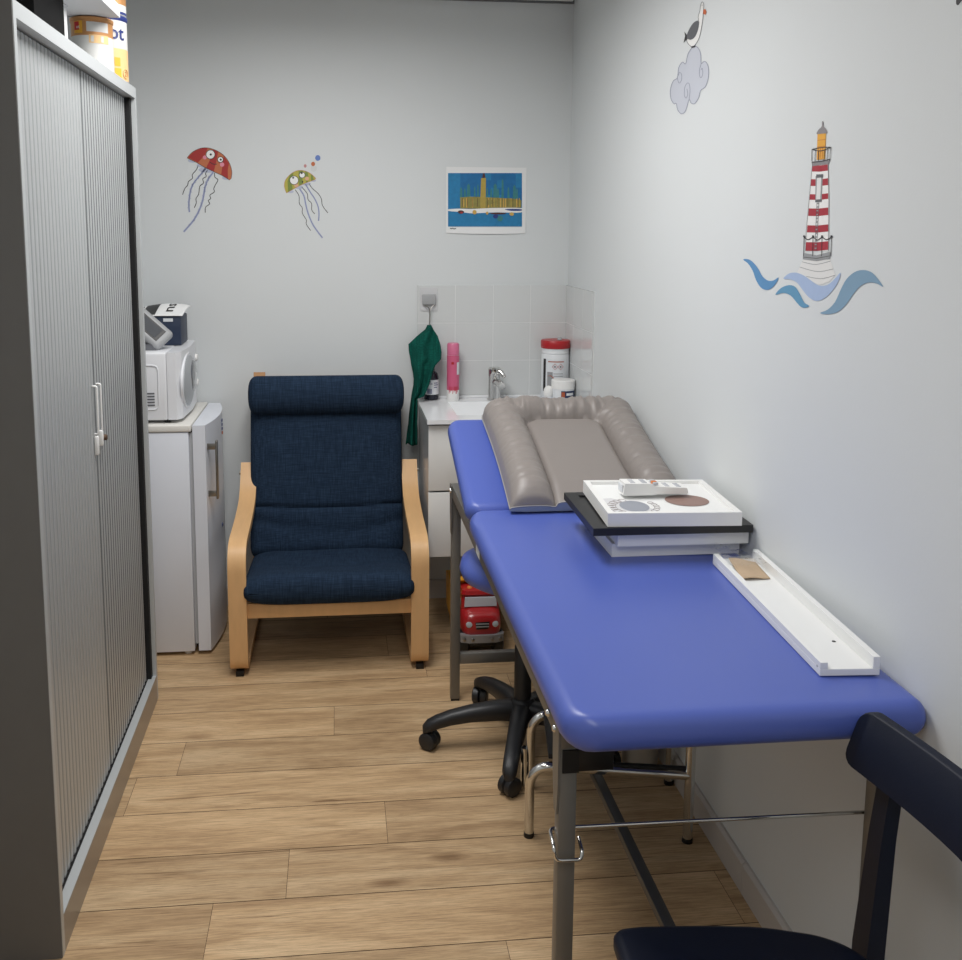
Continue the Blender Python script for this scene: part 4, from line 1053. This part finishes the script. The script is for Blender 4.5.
tb_('dump_bed', 'toy_yellow', b, 20)

# ------------------------------------------------------------------ chrome step stool and waste bin under the couch
ss = thing('step_stool', (0.70, 2.40, 0), 'chrome tube two-step footstool with black treads under the couch', 'step stool')
fL, fR, rL, rR = (0.477, 2.313), (0.876, 2.250), (0.522, 2.528), (0.918, 2.515)
for (L_, R_) in ((fL, fR), (rL, rR)):
    s1_ = MB().tube(fillet([(L_[0], L_[1], 0.008), (L_[0], L_[1], 0.196 if L_ is fL else 0.222), (R_[0], R_[1], 0.182 if L_ is fL else 0.205)], 0.062, 8), 0.0125, 14).build('low_frame_tube', 'chrome', ss, smooth=60)
    mid = (L_[0]*0.36+R_[0]*0.64, L_[1]*0.36+R_[1]*0.64)
    s2_ = MB().tube(fillet([(R_[0], R_[1], 0.008), (R_[0], R_[1], 0.40), (mid[0], mid[1], 0.40)], 0.05, 8), 0.0125, 14).build('high_frame_tube', 'chrome', ss, smooth=60)
    MB().lathe((L_[0], L_[1], 0), [(0.0135, 0), (0.0135, 0.012)], 14).build('rubber_foot', 'black', s1_, smooth=40)
    MB().lathe((R_[0], R_[1], 0), [(0.0135, 0), (0.0135, 0.012)], 14).build('rubber_foot', 'black', s2_, smooth=40)
MB().tube(fillet([(0.507, 2.535, 0.008), (0.507, 2.535, 0.120)], 0.01), 0.011, 12).build('rear_strut', 'chrome', ss, smooth=60)
MB().prism([(0.525, 2.315), (0.640, 2.300), (0.665, 2.515), (0.555, 2.520)], 'z', 0.209, 0.222).build('tread', 'black_plastic', ss, smooth=0)
MB().tube([(0.60, 2.297, 0.204), (0.868, 2.256, 0.196)], 0.0075, 8).build('rubber_strip', 'black', ss, smooth=60)
b = MB().prism([(0.735, 2.27), (0.868, 2.256), (0.905, 2.508), (0.775, 2.515)], 'z', 0.413, 0.430); b.build('tread', 'black_plastic', ss, smooth=0)
wbn = thing('waste_bin', (0.872, 2.64, 0), 'pale plastic waste bin against the right wall under the couch', 'bin')
WBc = (0.872, 2.640)
MB().lathe((WBc[0], WBc[1], 0), [(0.050, 0.0), (0.052, 0.003), (0.056, 0.24), (0.058, 0.245), (0.058, 0.255), (0.055, 0.255), (0.053, 0.24), (0.049, 0.01), (0.001, 0.009)], 36).build('bin_body', 'bin_white', wbn, smooth=40)
MB().lathe((WBc[0], WBc[1], 0.16), [(0.0552, 0), (0.0560, 0.035)], 36).build('bin_band', 'kick_dark', wbn, smooth=40)

# ------------------------------------------------------------------ navy chair in the foreground
nc = thing('wooden_chair', (0.61, 1.18, 0), 'dark navy wooden chair in the right foreground, its back to the right wall', 'chair')
b = MB(); rings = []
def seat_outline(ins):
    pts = [(0.400+ins, 0.975+ins), (0.795-ins, 1.01+ins), (0.795-ins, 1.265-ins), (0.772-ins, 1.308-ins), (0.735, 1.333-ins), (0.654, 1.360-ins), (0.56, 1.372-ins), (0.465, 1.379-ins), (0.418+ins, 1.376-ins)]
    v = [Vector((x, y, 0)) for x, y in pts]; v = [v[-1]]+v+[v[0]]
    out = []
    for i in range(1, len(v)-1):
        a, b_, c_ = v[i-1], v[i], v[i+1]; u = a-b_; w = c_-b_; d = min(0.030, u.length*.45, w.length*.45)
        p0 = b_+u.normalized()*d; p2 = b_+w.normalized()*d
        for k in range(6):
            t = k/5; out.append(p0*(1-t)**2+b_*2*t*(1-t)+p2*t*t)
    return out
for z, ins in ((0.430, 0.012), (0.434, 0.004), (0.440, 0.0), (0.453, 0.0), (0.460, 0.004), (0.463, 0.012)):
    rings.append([p+Vector((0, 0, z)) for p in seat_outline(ins)])
b.loft(rings).build('seat', 'navy_wood', nc, smooth=50)
for y, sg_ in ((1.318, 1), (0.968, -1)):
    rings = []
    for x, z, hx_, hy_ in ((0.813, 0.0, 0.014, 0.019), (0.813, 0.44, 0.015, 0.021), (0.830, 0.62, 0.012, 0.018), (0.852, 0.785, 0.010, 0.016)):
        rings.append([Vector((x+sx*hx_, y+sg_*0.022*max(0, (z-0.44)/0.34)+sy*hy_, z)) for sx, sy in ((-1, -1), (1, -1), (1, 1), (-1, 1))])
    MB().loft(rings).build('back_post', 'navy_wood', nc, smooth=25)
for y in (1.32, 1.03): MB().loft([[Vector((0.435+sx*w, y+sy*w, z)) for sx, sy in ((-1, -1), (1, -1), (1, 1), (-1, 1))] for z, w in ((0, 0.013), (0.43, 0.018))]).build('front_leg', 'navy_wood', nc, smooth=25)
zc_, hh = 0.757, 0.047
b = MB(); rings = []
yn, yf = 0.895, 1.392
ysb = [yn, yn+.002, yn+.006, yn+.013, yn+.022]+[yn+.035+(yf-yn-.07)*k/12 for k in range(13)]+[yf-.022, yf-.013, yf-.006, yf-.002, yf]
for y in ysb:
    q = ((y-yn)/(yf-yn)-0.5)*2; xo = 0.846-0.031*abs(q)**1.6; hk_ = hh; dist = min(y-yn, yf-y); rr = 0.022
    if dist < rr: hk_ = hh-(rr-math.sqrt(max(0, rr*rr-(rr-dist)**2)))
    rings.append([(xo+dx_+0.24*dz-0.009, y-0.12*dz, zc_+dz) for dx_, dz in ((0, -hk_), (0, hk_-0.003), (0.003, hk_), (0.016, hk_), (0.019, hk_-0.003), (0.019, -hk_))])
b.loft(rings).build('backrest', 'navy_wood', nc, smooth=40)

# ------------------------------------------------------------------ wall stickers
class Dec:
    def __init__(s, wall): s.w = wall; s.b = MB(); s.mats = []
    def mi(s, m):
        if m not in s.mats: s.mats.append(m)
        return s.mats.index(m)
    def e(s, layer): return 0.0003+0.00022*layer
    def poly(s, pts, m, layer=0):
        s.b.ngon([s.w(x, y, s.e(layer)) for x, y in pts], s.mi(m)); return s
    def circ(s, c, r, m, layer=0, ry=None, n=24):
        return s.poly([(c[0]+r*math.cos(2*PI*k/n), c[1]+(ry or r)*math.sin(2*PI*k/n)) for k in range(n)], m, layer)
    def stroke(s, pts, w, m, layer=0, closed=False):
        P = [Vector((p[0], p[1], 0)) for p in pts]; n = len(P); l = []; r = []
        for i in range(n):
            t = (P[(i+1) % n]-P[i-1]) if closed else (P[min(i+1, n-1)]-P[max(i-1, 0)])
            t.normalize(); nn = Vector((-t.y, t.x, 0))*((w[i] if isinstance(w, list) else w)/2)
            l.append(P[i]+nn); r.append(P[i]-nn)
        vs = [s.w(p.x, p.y, s.e(layer)) for p in l+r]
        fs = [(i, (i+1) % n, n+(i+1) % n, n+i) for i in range(n if closed else n-1)]
        s.b.add(vs, fs, s.mi(m)); return s
    def build(s, name, parent=None, label=None):
        return s.b.build(name, s.mats, parent, smooth=0, label=label, recalc=False)
def cvt(ox, oy, sc): return lambda pts: [(ox+x/sc, oy+y/sc) for x, y in pts]
def cm2(pts, n=5, closed=True): return [(p.x, p.y) for p in catmull([(x, y, 0) for x, y in pts], n, closed)]

# red jellyfish
K = cvt(170, 135, 9.14); sc1 = 1/9.14
d = Dec(on_back)
bell = K(cm2([(155, 210), (200, 160), (270, 124), (340, 117), (420, 140), (490, 185), (540, 250), (565, 330), (560, 395)], 5, False)+[(545, 412), (480, 372), (400, 335), (320, 298), (240, 250)])
d.poly(bell, 's_rust', 1)
for st in ([(165, 205), (255, 252), (318, 185), (345, 118), (285, 119), (215, 152)], [(330, 300), (400, 335), (425, 240), (440, 150), (395, 130), (372, 210)], [(468, 360), (530, 402), (528, 320), (540, 258), (492, 192), (480, 270)]):
    d.poly(K(st), 's_red', 2)
for c_, r in (((318, 205), 18), ((476, 270), 20)): d.circ(K([c_])[0], r*sc1, 's_pink', 3)
d.stroke(K([(366, 248), (385, 262), (405, 268), (430, 265)]), 7*sc1, 's_black', 3)
d.stroke(bell, 4*sc1, 's_black', 3, True)
jf = d.build('jellyfish_art_sticker'); tag(jf, 'red striped jellyfish wall sticker with two big eyes on back wall', 'wall sticker')
for c_, r in (((370, 178), 44), ((461, 225), 29)):
    d = Dec(on_back); p = K([c_])[0]
    d.circ(p, r*sc1, 's_black', 4).circ(p, (r-6)*sc1, 's_white', 5).circ((p[0]+0.3, p[1]), 10*sc1, 's_black', 6).build('eye', jf)
d = Dec(on_back)
for c_, r, ry in (((205, 235), 40, 18), ((350, 318), 90, 26), ((515, 392), 38, 18), ((285, 278), 42, 18)): d.circ(K([c_])[0], r*sc1, 's_lilac_pale', 0, ry*sc1)
d.build('frill', jf)
for pts, w, m in (([(325, 305), (285, 355), (235, 415), (200, 470), (180, 550), (172, 640), (178, 705)], 16, 's_lilac'), ([(395, 340), (345, 410), (320, 480), (300, 590), (270, 680), (215, 780), (125, 885)], 18, 's_lilac'),
                  ([(258, 275), (240, 320), (205, 360), (205, 395), (170, 425), (160, 460), (135, 490), (115, 545)], 7, 's_black'), ([(345, 320), (325, 350), (330, 380), (300, 400), (305, 440), (272, 470), (262, 540), (238, 580), (240, 620), (222, 665)], 7, 's_black'),
                  ([(408, 345), (410, 385), (438, 410), (415, 455), (400, 490), (405, 520), (365, 550), (372, 580), (350, 600), (362, 630), (325, 660), (322, 710)], 7, 's_black')):
    d = Dec(on_back); d.stroke(K(cm2(pts, 4, False)), w*sc1, m, 0)
    if w > 10:
        cp = cm2(pts, 3, False)
        for q in range(2, len(cp)-2): d.circ(K([(cp[q][0]+(8 if q % 2 else -8), cp[q][1])])[0], 7*sc1, 's_lilac_pale', 0, n=10)
        d.stroke(K(cp), 5*sc1, 's_vein', 1)
    d.build('tentacle', jf)

# green jellyfish
K = cvt(270, 140, 9.143)
d = Dec(on_back)
bell = K(cm2([(150, 485), (132, 430), (136, 380), (160, 340), (205, 300), (260, 278), (320, 283), (375, 310), (418, 350)], 5, False)+[(412, 362), (340, 387), (280, 413), (215, 448)])
d.poly(bell, 's_lime', 1)
for st in ([(165, 478), (208, 450), (198, 400), (215, 298), (180, 320), (160, 380)], [(300, 405), (268, 418), (262, 350), (262, 282), (300, 280), (296, 340)], [(330, 390), (345, 384), (352, 340), (345, 294), (320, 284), (322, 340)], [(375, 374), (400, 364), (392, 326), (372, 312)]):
    d.poly(K(st), 's_green', 2)
for c_, r in (((240, 415), 18), ((338, 353), 18)): d.circ(K([c_])[0], r*sc1, 's_peach', 3)
d.circ(K([(297, 382)])[0], 7*sc1, 's_black', 3, 10*sc1)
d.stroke(bell, 3*sc1, 's_rust', 3, True)
jg = d.build('jellyfish_art_sticker'); tag(jg, 'small green striped jellyfish wall sticker below coloured bubbles on back wall', 'wall sticker')
for c_, r, pu in (((220, 368), 42, (212, 345)), ((294, 320), 29, (290, 302))):
    d = Dec(on_back); p = K([c_])[0]
    d.circ(p, r*sc1, 's_black', 4).circ(p, (r-5)*sc1, 's_white', 5).circ(K([pu])[0], 9*sc1, 's_black', 6).build('eye', jg)
d = Dec(on_back)
for c_, r, ry in (((185, 472), 32, 14), ((265, 432), 40, 16), ((335, 402), 38, 14), ((395, 372), 26, 10)): d.circ(K([c_])[0], r*sc1, 's_lilac_pale', 0, ry*sc1)
d.build('frill', jg)
for pts, w, m in (([(270, 445), (310, 510), (325, 580), (345, 660), (385, 760), (430, 830), (480, 895)], 15, 's_lilac'), ([(325, 405), (370, 480), (410, 540), (440, 610), (448, 680), (443, 740)], 13, 's_lilac'),
                  ([(230, 455), (265, 510), (268, 580), (295, 620), (296, 670), (332, 730), (332, 770), (372, 828)], 6, 's_black'), ([(290, 430), (340, 490), (348, 545), (380, 580), (382, 640), (410, 676)], 6, 's_black'),
                  ([(355, 395), (385, 440), (440, 490), (470, 540), (480, 600), (530, 668)], 6, 's_black')):
    d = Dec(on_back); d.stroke(K(cm2(pts, 4, False)), w*sc1, m, 0)
    if w > 10: d.stroke(K(cm2(pts, 3, False)), 5*sc1, 's_vein', 1)
    d.build('tentacle', jg)
for (c_, rx, ry, m, lab) in (((437, 164), 24, 26, 's_blue', 'round blue bubble sticker, highest of the bubbles above the green jellyfish'), ((394, 219), 18, 20, 's_orange', 'small orange-brown bubble sticker above the green jellyfish'),
                         ((322, 237), 13, 16, 's_dusty', 'tiny dusty pink bubble sticker just above the green jellyfish'), ((400, 260), 29, 30, 's_bubble', 'pale grey bubble sticker right of the green jellyfish head')):
    d = Dec(on_back); d.circ(K([c_])[0], rx*sc1, m, 2 if m != 's_bubble' else 0, ry*sc1)
    tag(d.build('bubble_art_sticker'), lab, 'wall sticker', 'bubble stickers above the green jellyfish')

# cloud and seagull
K = cvt(660, 0, 8.0); s8 = 1/8.0
d = Dec(on_right)
cl = cm2([(262, 378), (225, 430), (205, 510), (180, 497), (150, 540), (138, 622), (105, 650), (83, 720), (88, 790), (112, 830), (130, 828), (142, 880), (172, 910), (205, 885), (232, 800), (250, 825), (278, 828), (310, 780), (325, 725), (365, 690), (388, 610), (385, 530), (358, 490), (330, 505), (325, 430), (300, 378)], 5)
d.poly(K(cl), 's_cloud', 0).stroke(K(cl), 5*s8, 's_outline', 1, True)
for sp_ in ([(232, 800), (240, 730), (235, 675), (218, 665), (198, 700), (195, 760), (208, 785), (222, 755), (215, 710)], [(138, 622), (152, 665), (172, 640), (172, 595), (155, 578), (148, 605)], [(330, 505), (316, 560), (318, 610), (330, 620), (342, 590), (338, 545), (328, 560)]):
    d.stroke(K(cm2(sp_, 4, False)), 4*s8, 's_outline', 1)
tag(d.build('cloud_art_sticker'), 'pale lilac cloud wall sticker under the seagull on right wall', 'wall sticker')
d = Dec(on_right)
bod = K(cm2([(338, 15), (325, 40), (318, 90), (306, 130), (305, 180), (270, 260), (218, 310), (222, 345), (250, 372), (275, 365), (310, 310), (330, 230), (342, 150), (345, 100), (350, 40)], 5))
d.poly(bod, 's_white', 1).stroke(bod, 4*s8, 's_grey', 2, True).circ(K([(334, 45)])[0], 7*s8, 's_stone', 3, 16*s8)
d.circ(K([(336, 42)])[0], 3*s8, 's_black', 4)
d.poly(K([(245, 372), (285, 362), (280, 378), (255, 384)]), 's_black', 2)
sg = d.build('seagull_art_sticker'); tag(sg, 'white and grey seagull wall sticker standing on the cloud sticker', 'wall sticker')
d = Dec(on_right); d.poly(K(cm2([(305, 165), (270, 180), (235, 230), (212, 295), (240, 318), (275, 300), (300, 250), (312, 190)], 4)), 's_grey', 3)
d.poly(K([(215, 280), (195, 252), (200, 290), (188, 342), (215, 315)]), 's_black', 3).build('wing', sg)
Dec(on_right).poly(K([(346, 78), (362, 72), (372, 95), (365, 118), (345, 112)]), 's_beak', 3).build('beak', sg)

# lighthouse
K = cvt(780, 110, 5.336); s5 = 1/5.336
lh = Dec(on_right)
lh.poly(K([(172, 292), (256, 288), (260, 480), (258, 690), (258, 752), (135, 752), (140, 640), (155, 480)]), 's_white', 2)
lo = lambda y: 172-(y-292)*(37/460); hi = lambda y: 256+(y-288)*0.004
for y0, y1 in ((292, 325), (366, 402), (446, 476), (522, 562), (612, 650), (702, 748)):
    lh.poly(K([(lo(y0), y0+3), ((lo(y0)+hi(y0))/2, y0+4), (hi(y0), y0-2), (hi(y1), y1-2), ((lo(y1)+hi(y1))/2, y1+4), (lo(y1), y1+3)]), 's_crimson', 3)
lh.stroke(K([(172, 292), (155, 480), (140, 640), (135, 752)]), 2.5*s5, 's_mid', 4).stroke(K([(256, 288), (260, 480), (258, 752)]), 2.5*s5, 's_mid', 4)
lt = lh.build('lighthouse_art_sticker'); tag(lt, 'red and white striped lighthouse wall sticker on right wall', 'wall sticker')
d = Dec(on_right); bs = K([(122, 798), (268, 798), (295, 880), (265, 915), (210, 935), (150, 905), (92, 868)])
d.poly(bs, 's_stone', 1).stroke(K(cm2([(118, 810), (190, 824), (270, 806)], 5, False)), 3*s5, 's_mid', 2).stroke(K(cm2([(105, 838), (200, 862), (284, 848)], 5, False)), 3*s5, 's_mid', 2).stroke(K(cm2([(140, 888), (220, 900), (292, 882)], 5, False)), 3*s5, 's_mid', 2)
d.build('rock_base', lt)
d = Dec(on_right); d.poly(K([(124, 762), (195, 775), (266, 756), (266, 792), (195, 806), (122, 796)]), 's_mid', 4)
d.stroke(K([(124, 785), (195, 792), (266, 778)]), 2.5*s5, 's_black', 5)
for x in (128, 176, 224, 274): d.stroke(K([(x, 676), (x-3, 780)]), 3*s5, 's_black', 5).circ(K([(x, 674)])[0], 6*s5, 's_black', 6, n=10)
d.stroke(K(cm2([(128, 678), (150, 692), (176, 680), (200, 694), (224, 680), (248, 692), (274, 678)], 4, False)), 5*s5, 's_black', 5)
d.build('lower_gallery', lt)
d = Dec(on_right); d.poly(K([(190, 352), (228, 348), (222, 488), (188, 490)]), 's_mid', 4).poly(K([(198, 362), (220, 360), (215, 476), (193, 478)]), 's_stone', 5)
d.poly(K([(193, 344), (230, 342), (228, 360), (193, 362)]), 's_grey', 6).poly(K([(188, 478), (222, 476), (220, 490), (188, 492)]), 's_grey', 6)
for k in range(13): d.stroke(K([(196-0.9*k, 498+20*k), (207-0.9*k, 497+20*k)]), 6*s5, 's_mid', 5)
d.stroke(K([(197, 495), (184, 752)]), 2*s5, 's_grey', 5).stroke(K([(207, 495), (194, 752)]), 2*s5, 's_grey', 5)
d.build('window_and_ladder', lt)
d = Dec(on_right); d.poly(K([(168, 276), (265, 262), (260, 288), (172, 300)]), 's_roof', 4)
for pts in ([(170, 210), (220, 200), (270, 198)], [(170, 210), (218, 218), (270, 198)], [(168, 278), (215, 275), (265, 262)]): d.stroke(K(cm2(pts, 4, False)), 4*s5, 's_black', 6)
for x, x2, y in ((170, 168, 210), (188, 186, 214), (206, 204, 216), (236, 234, 212), (254, 250, 206), (270, 265, 198)): d.stroke(K([(x, y), (x2, 272)]), 2.6*s5, 's_black', 6)
d.build('upper_gallery', lt)
d = Dec(on_right); d.poly(K([(200, 128), (245, 122), (240, 262), (195, 266)]), 's_gold', 3)
for x in (205, 216, 227): d.stroke(K([(x, 200), (x-3, 262)]), 2.5*s5, 's_orange', 4)
for y in (160, 195): d.stroke(K([(199, y+2), (243, y-3)]), 2.5*s5, 's_orange', 4)
d.build('lantern_room', lt)
d = Dec(on_right); d.poly(K(cm2([(195, 128), (205, 105), (222, 88), (224, 62), (230, 62), (232, 86), (244, 100), (250, 122), (222, 126)], 3)), 's_roof', 4); d.build('lantern_roof', lt)
# waves
K = cvt(735, 240, 6.207)
for pts, m, lab in (([(50, 122), (75, 118), (105, 132), (140, 172), (170, 225), (205, 252), (240, 250), (270, 232), (255, 268), (225, 300), (195, 310), (160, 295), (130, 248), (110, 192), (80, 145)], 's_wave_a', 'leftmost blue wave wall sticker left of the lighthouse'),
                    ([(250, 340), (285, 298), (335, 280), (375, 292), (405, 340), (430, 388), (460, 408), (440, 420), (410, 416), (380, 385), (345, 345), (300, 328)], 's_wave_c', 'small teal blue wave wall sticker below left of the lighthouse'),
                    ([(300, 240), (335, 208), (380, 203), (430, 222), (480, 258), (520, 282), (570, 280), (615, 245), (655, 202), (640, 260), (600, 320), (550, 365), (500, 378), (455, 352), (420, 310), (385, 265), (345, 245)], 's_wave_b', 'pale lilac blue wave wall sticker across the foot of the lighthouse'),
                    ([(528, 452), (575, 432), (620, 385), (655, 310), (690, 245), (740, 200), (795, 186), (850, 202), (895, 252), (920, 292), (880, 270), (830, 264), (780, 285), (735, 335), (690, 400), (640, 445), (590, 460), (550, 460)], 's_wave_d', 'large grey blue wave wall sticker right of the lighthouse')):
    d = Dec(on_right); d.poly(K(cm2(pts, 3)), m, 3)
    tag(d.build('wave_art_sticker'), lab, 'wall sticker', 'wave stickers around the lighthouse')
d = Dec(on_right); d.poly([(956.2, -14), (956.0, 3.5), (957, 5.2), (958.5, 5), (961, 1.5), (966, -4), (972, -16)], 's_black', 1)
tag(d.build('bird_art_sticker'), 'dark tip of a wall sticker cut off at the upper right corner', 'wall sticker')

# painting taped on the back wall
K = cvt(440, 160, 10.69); s10 = 1/10.69
po = thing('painting', on_back(486, 200, 0.0), 'blue painted harbour picture on white paper taped to back wall above basin', 'picture')
c00, c11 = on_back(446.3, 166.8), on_back(525.3, 233.4)
def paper(u, v): 
    x = c00.x+(c11.x-c00.x)*u; z = c00.z+(c11.z-c00.z)*v
    return (x, YB-0.0012-0.004*max(0, v-0.85)/0.15*math.sin(PI*u)-0.0015*(1-math.sin(PI*u))*v, z-0.003*math.sin(PI*u)*max(0, v-.9)/.1)
MB().grid(paper, 14, 20).build('paper_sheet', 'paper', po, smooth=70, recalc=False)
def on_paper(px, py, e=0.0):
    p = on_back(px, py); u = (p.x-c00.x)/(c11.x-c00.x); v = (p.z-c00.z)/(c11.z-c00.z); q = paper(u, v)
    return Vector((p.x, q[1]-0.0008-e, p.z))
d = Dec(on_paper)
nx, ny = 12, 10
for m, y0, y1 in (('p_blue', 140, 530), ('p_blue2', 530, 712)):
    for i in range(nx):
        for j in range(ny//2):
            xa, xb = 85+(790/nx)*i, 85+(790/nx)*(i+1); ya, yb_ = y0+(y1-y0)/(ny//2)*j, y0+(y1-y0)/(ny//2)*(j+1)
            d.poly(K([(xa, ya), (xb, ya), (xb, yb_), (xa, yb_)]), 'p_blue2' if (m == 'p_blue2' or i < 2 or random.random() < 0.12) else m, 0)
for x, w, y in ((225, 30, 285), (265, 26, 300), (305, 45, 250), (370, 22, 280), (405, 20, 255), (505, 20, 290), (545, 24, 300), (590, 50, 250), (620, 26, 300), (668, 28, 200), (730, 26, 285), (795, 40, 265), (822, 22, 300)):
    d.poly(K([(x-w/2, 420), (x-w/3, y+20), (x, y), (x+w/3, y+25), (x+w/2, 420)]), 'p_teal', 1)
d.poly(K([(215, 400), (320, 392), (420, 395), (520, 400), (640, 405), (760, 412), (868, 430), (868, 510), (640, 512), (480, 520), (320, 520), (215, 518)]), 'p_olive', 2)
for k in range(22):
    x = 222+29.5*k+random.uniform(-6, 6); d.poly(K([(x, 412+random.uniform(-6, 10)), (x+11, 410), (x+12, 506), (x+1, 508)]), random.choice(['p_sand', 'p_sand', 'p_olive', 'p_tower']), 3)
for k in range(12):
    x = 236+54*k; d.poly(K([(x, 408), (x+4, 408), (x+4, 500), (x, 500)]), 'p_brown', 4)
d.poly(K([(430, 400), (438, 195), (490, 192), (486, 515), (432, 515)]), 'p_tower', 5)
d.poly(K([(450, 190), (458, 142), (476, 142), (484, 190)]), 'p_brown', 5)
d.poly(K(cm2([(88, 528), (200, 520), (320, 524), (480, 516), (640, 512), (868, 515), (868, 560), (700, 562), (600, 560), (450, 566), (330, 570), (220, 556), (90, 545)], 3)), 's_white', 4)
d.poly(K(cm2([(690, 528), (780, 522), (866, 526), (866, 542), (760, 544)], 3)), 'p_navy', 5)
for c_, rx, ry, m in (((222, 556), 34, 18, 'p_brown'), ((228, 562), 16, 10, 's_red'), ((368, 558), 22, 24, 'p_sand'), ((502, 568), 14, 16, 'p_sand'), ((620, 572), 88, 10, 'p_brown'), ((595, 604), 30, 22, 'p_navy'), ((640, 626), 32, 30, 'p_teal'), ((765, 578), 24, 18, 'p_sand')):
    d.circ(K([c_])[0], rx*s10, m, 6 if m != 's_red' else 7, ry*s10, n=14)
d.build('painted_picture', po)
d = Dec(on_paper); d.stroke(K([(106, 728), (120, 736), (135, 728), (150, 737), (170, 731)]), 8*s10, 's_black', 1).build('signature', po)

# ------------------------------------------------------------------ light
def area(name, loc, size, power, color, spread=PI, rot=(0, 0, 0), sy=None):
    l = bpy.data.lights.new(name, 'AREA'); l.energy = power; l.color = color; l.size = size; l.spread = spread
    if sy: l.shape = 'RECTANGLE'; l.size_y = sy
    o = bpy.data.objects.new(name, l); COL.objects.link(o); o.location = loc; o.rotation_euler = rot; return o
area('panel_and_fill_light', (-0.10, 2.55, ZC-0.01), 0.60, 25.5, (1.0, 0.985, 0.972), math.radians(172), sy=1.2)
area('panel_and_fill_light', (-0.05, 0.2, ZC-0.01), 0.60, 14, (1.0, 0.985, 0.972), math.radians(172), sy=1.2)  # fill lamp added behind the camera to flatten the light
w = bpy.data.worlds.new('world'); scene.world = w; w.use_nodes = True
w.node_tree.nodes['Background'].inputs[0].default_value = (0.9, 0.95, 1, 1); w.node_tree.nodes['Background'].inputs[1].default_value = 0.2
scene.view_settings.view_transform = 'Standard'
scene.view_settings.look = 'None'
scene.view_settings.exposure = 0.07
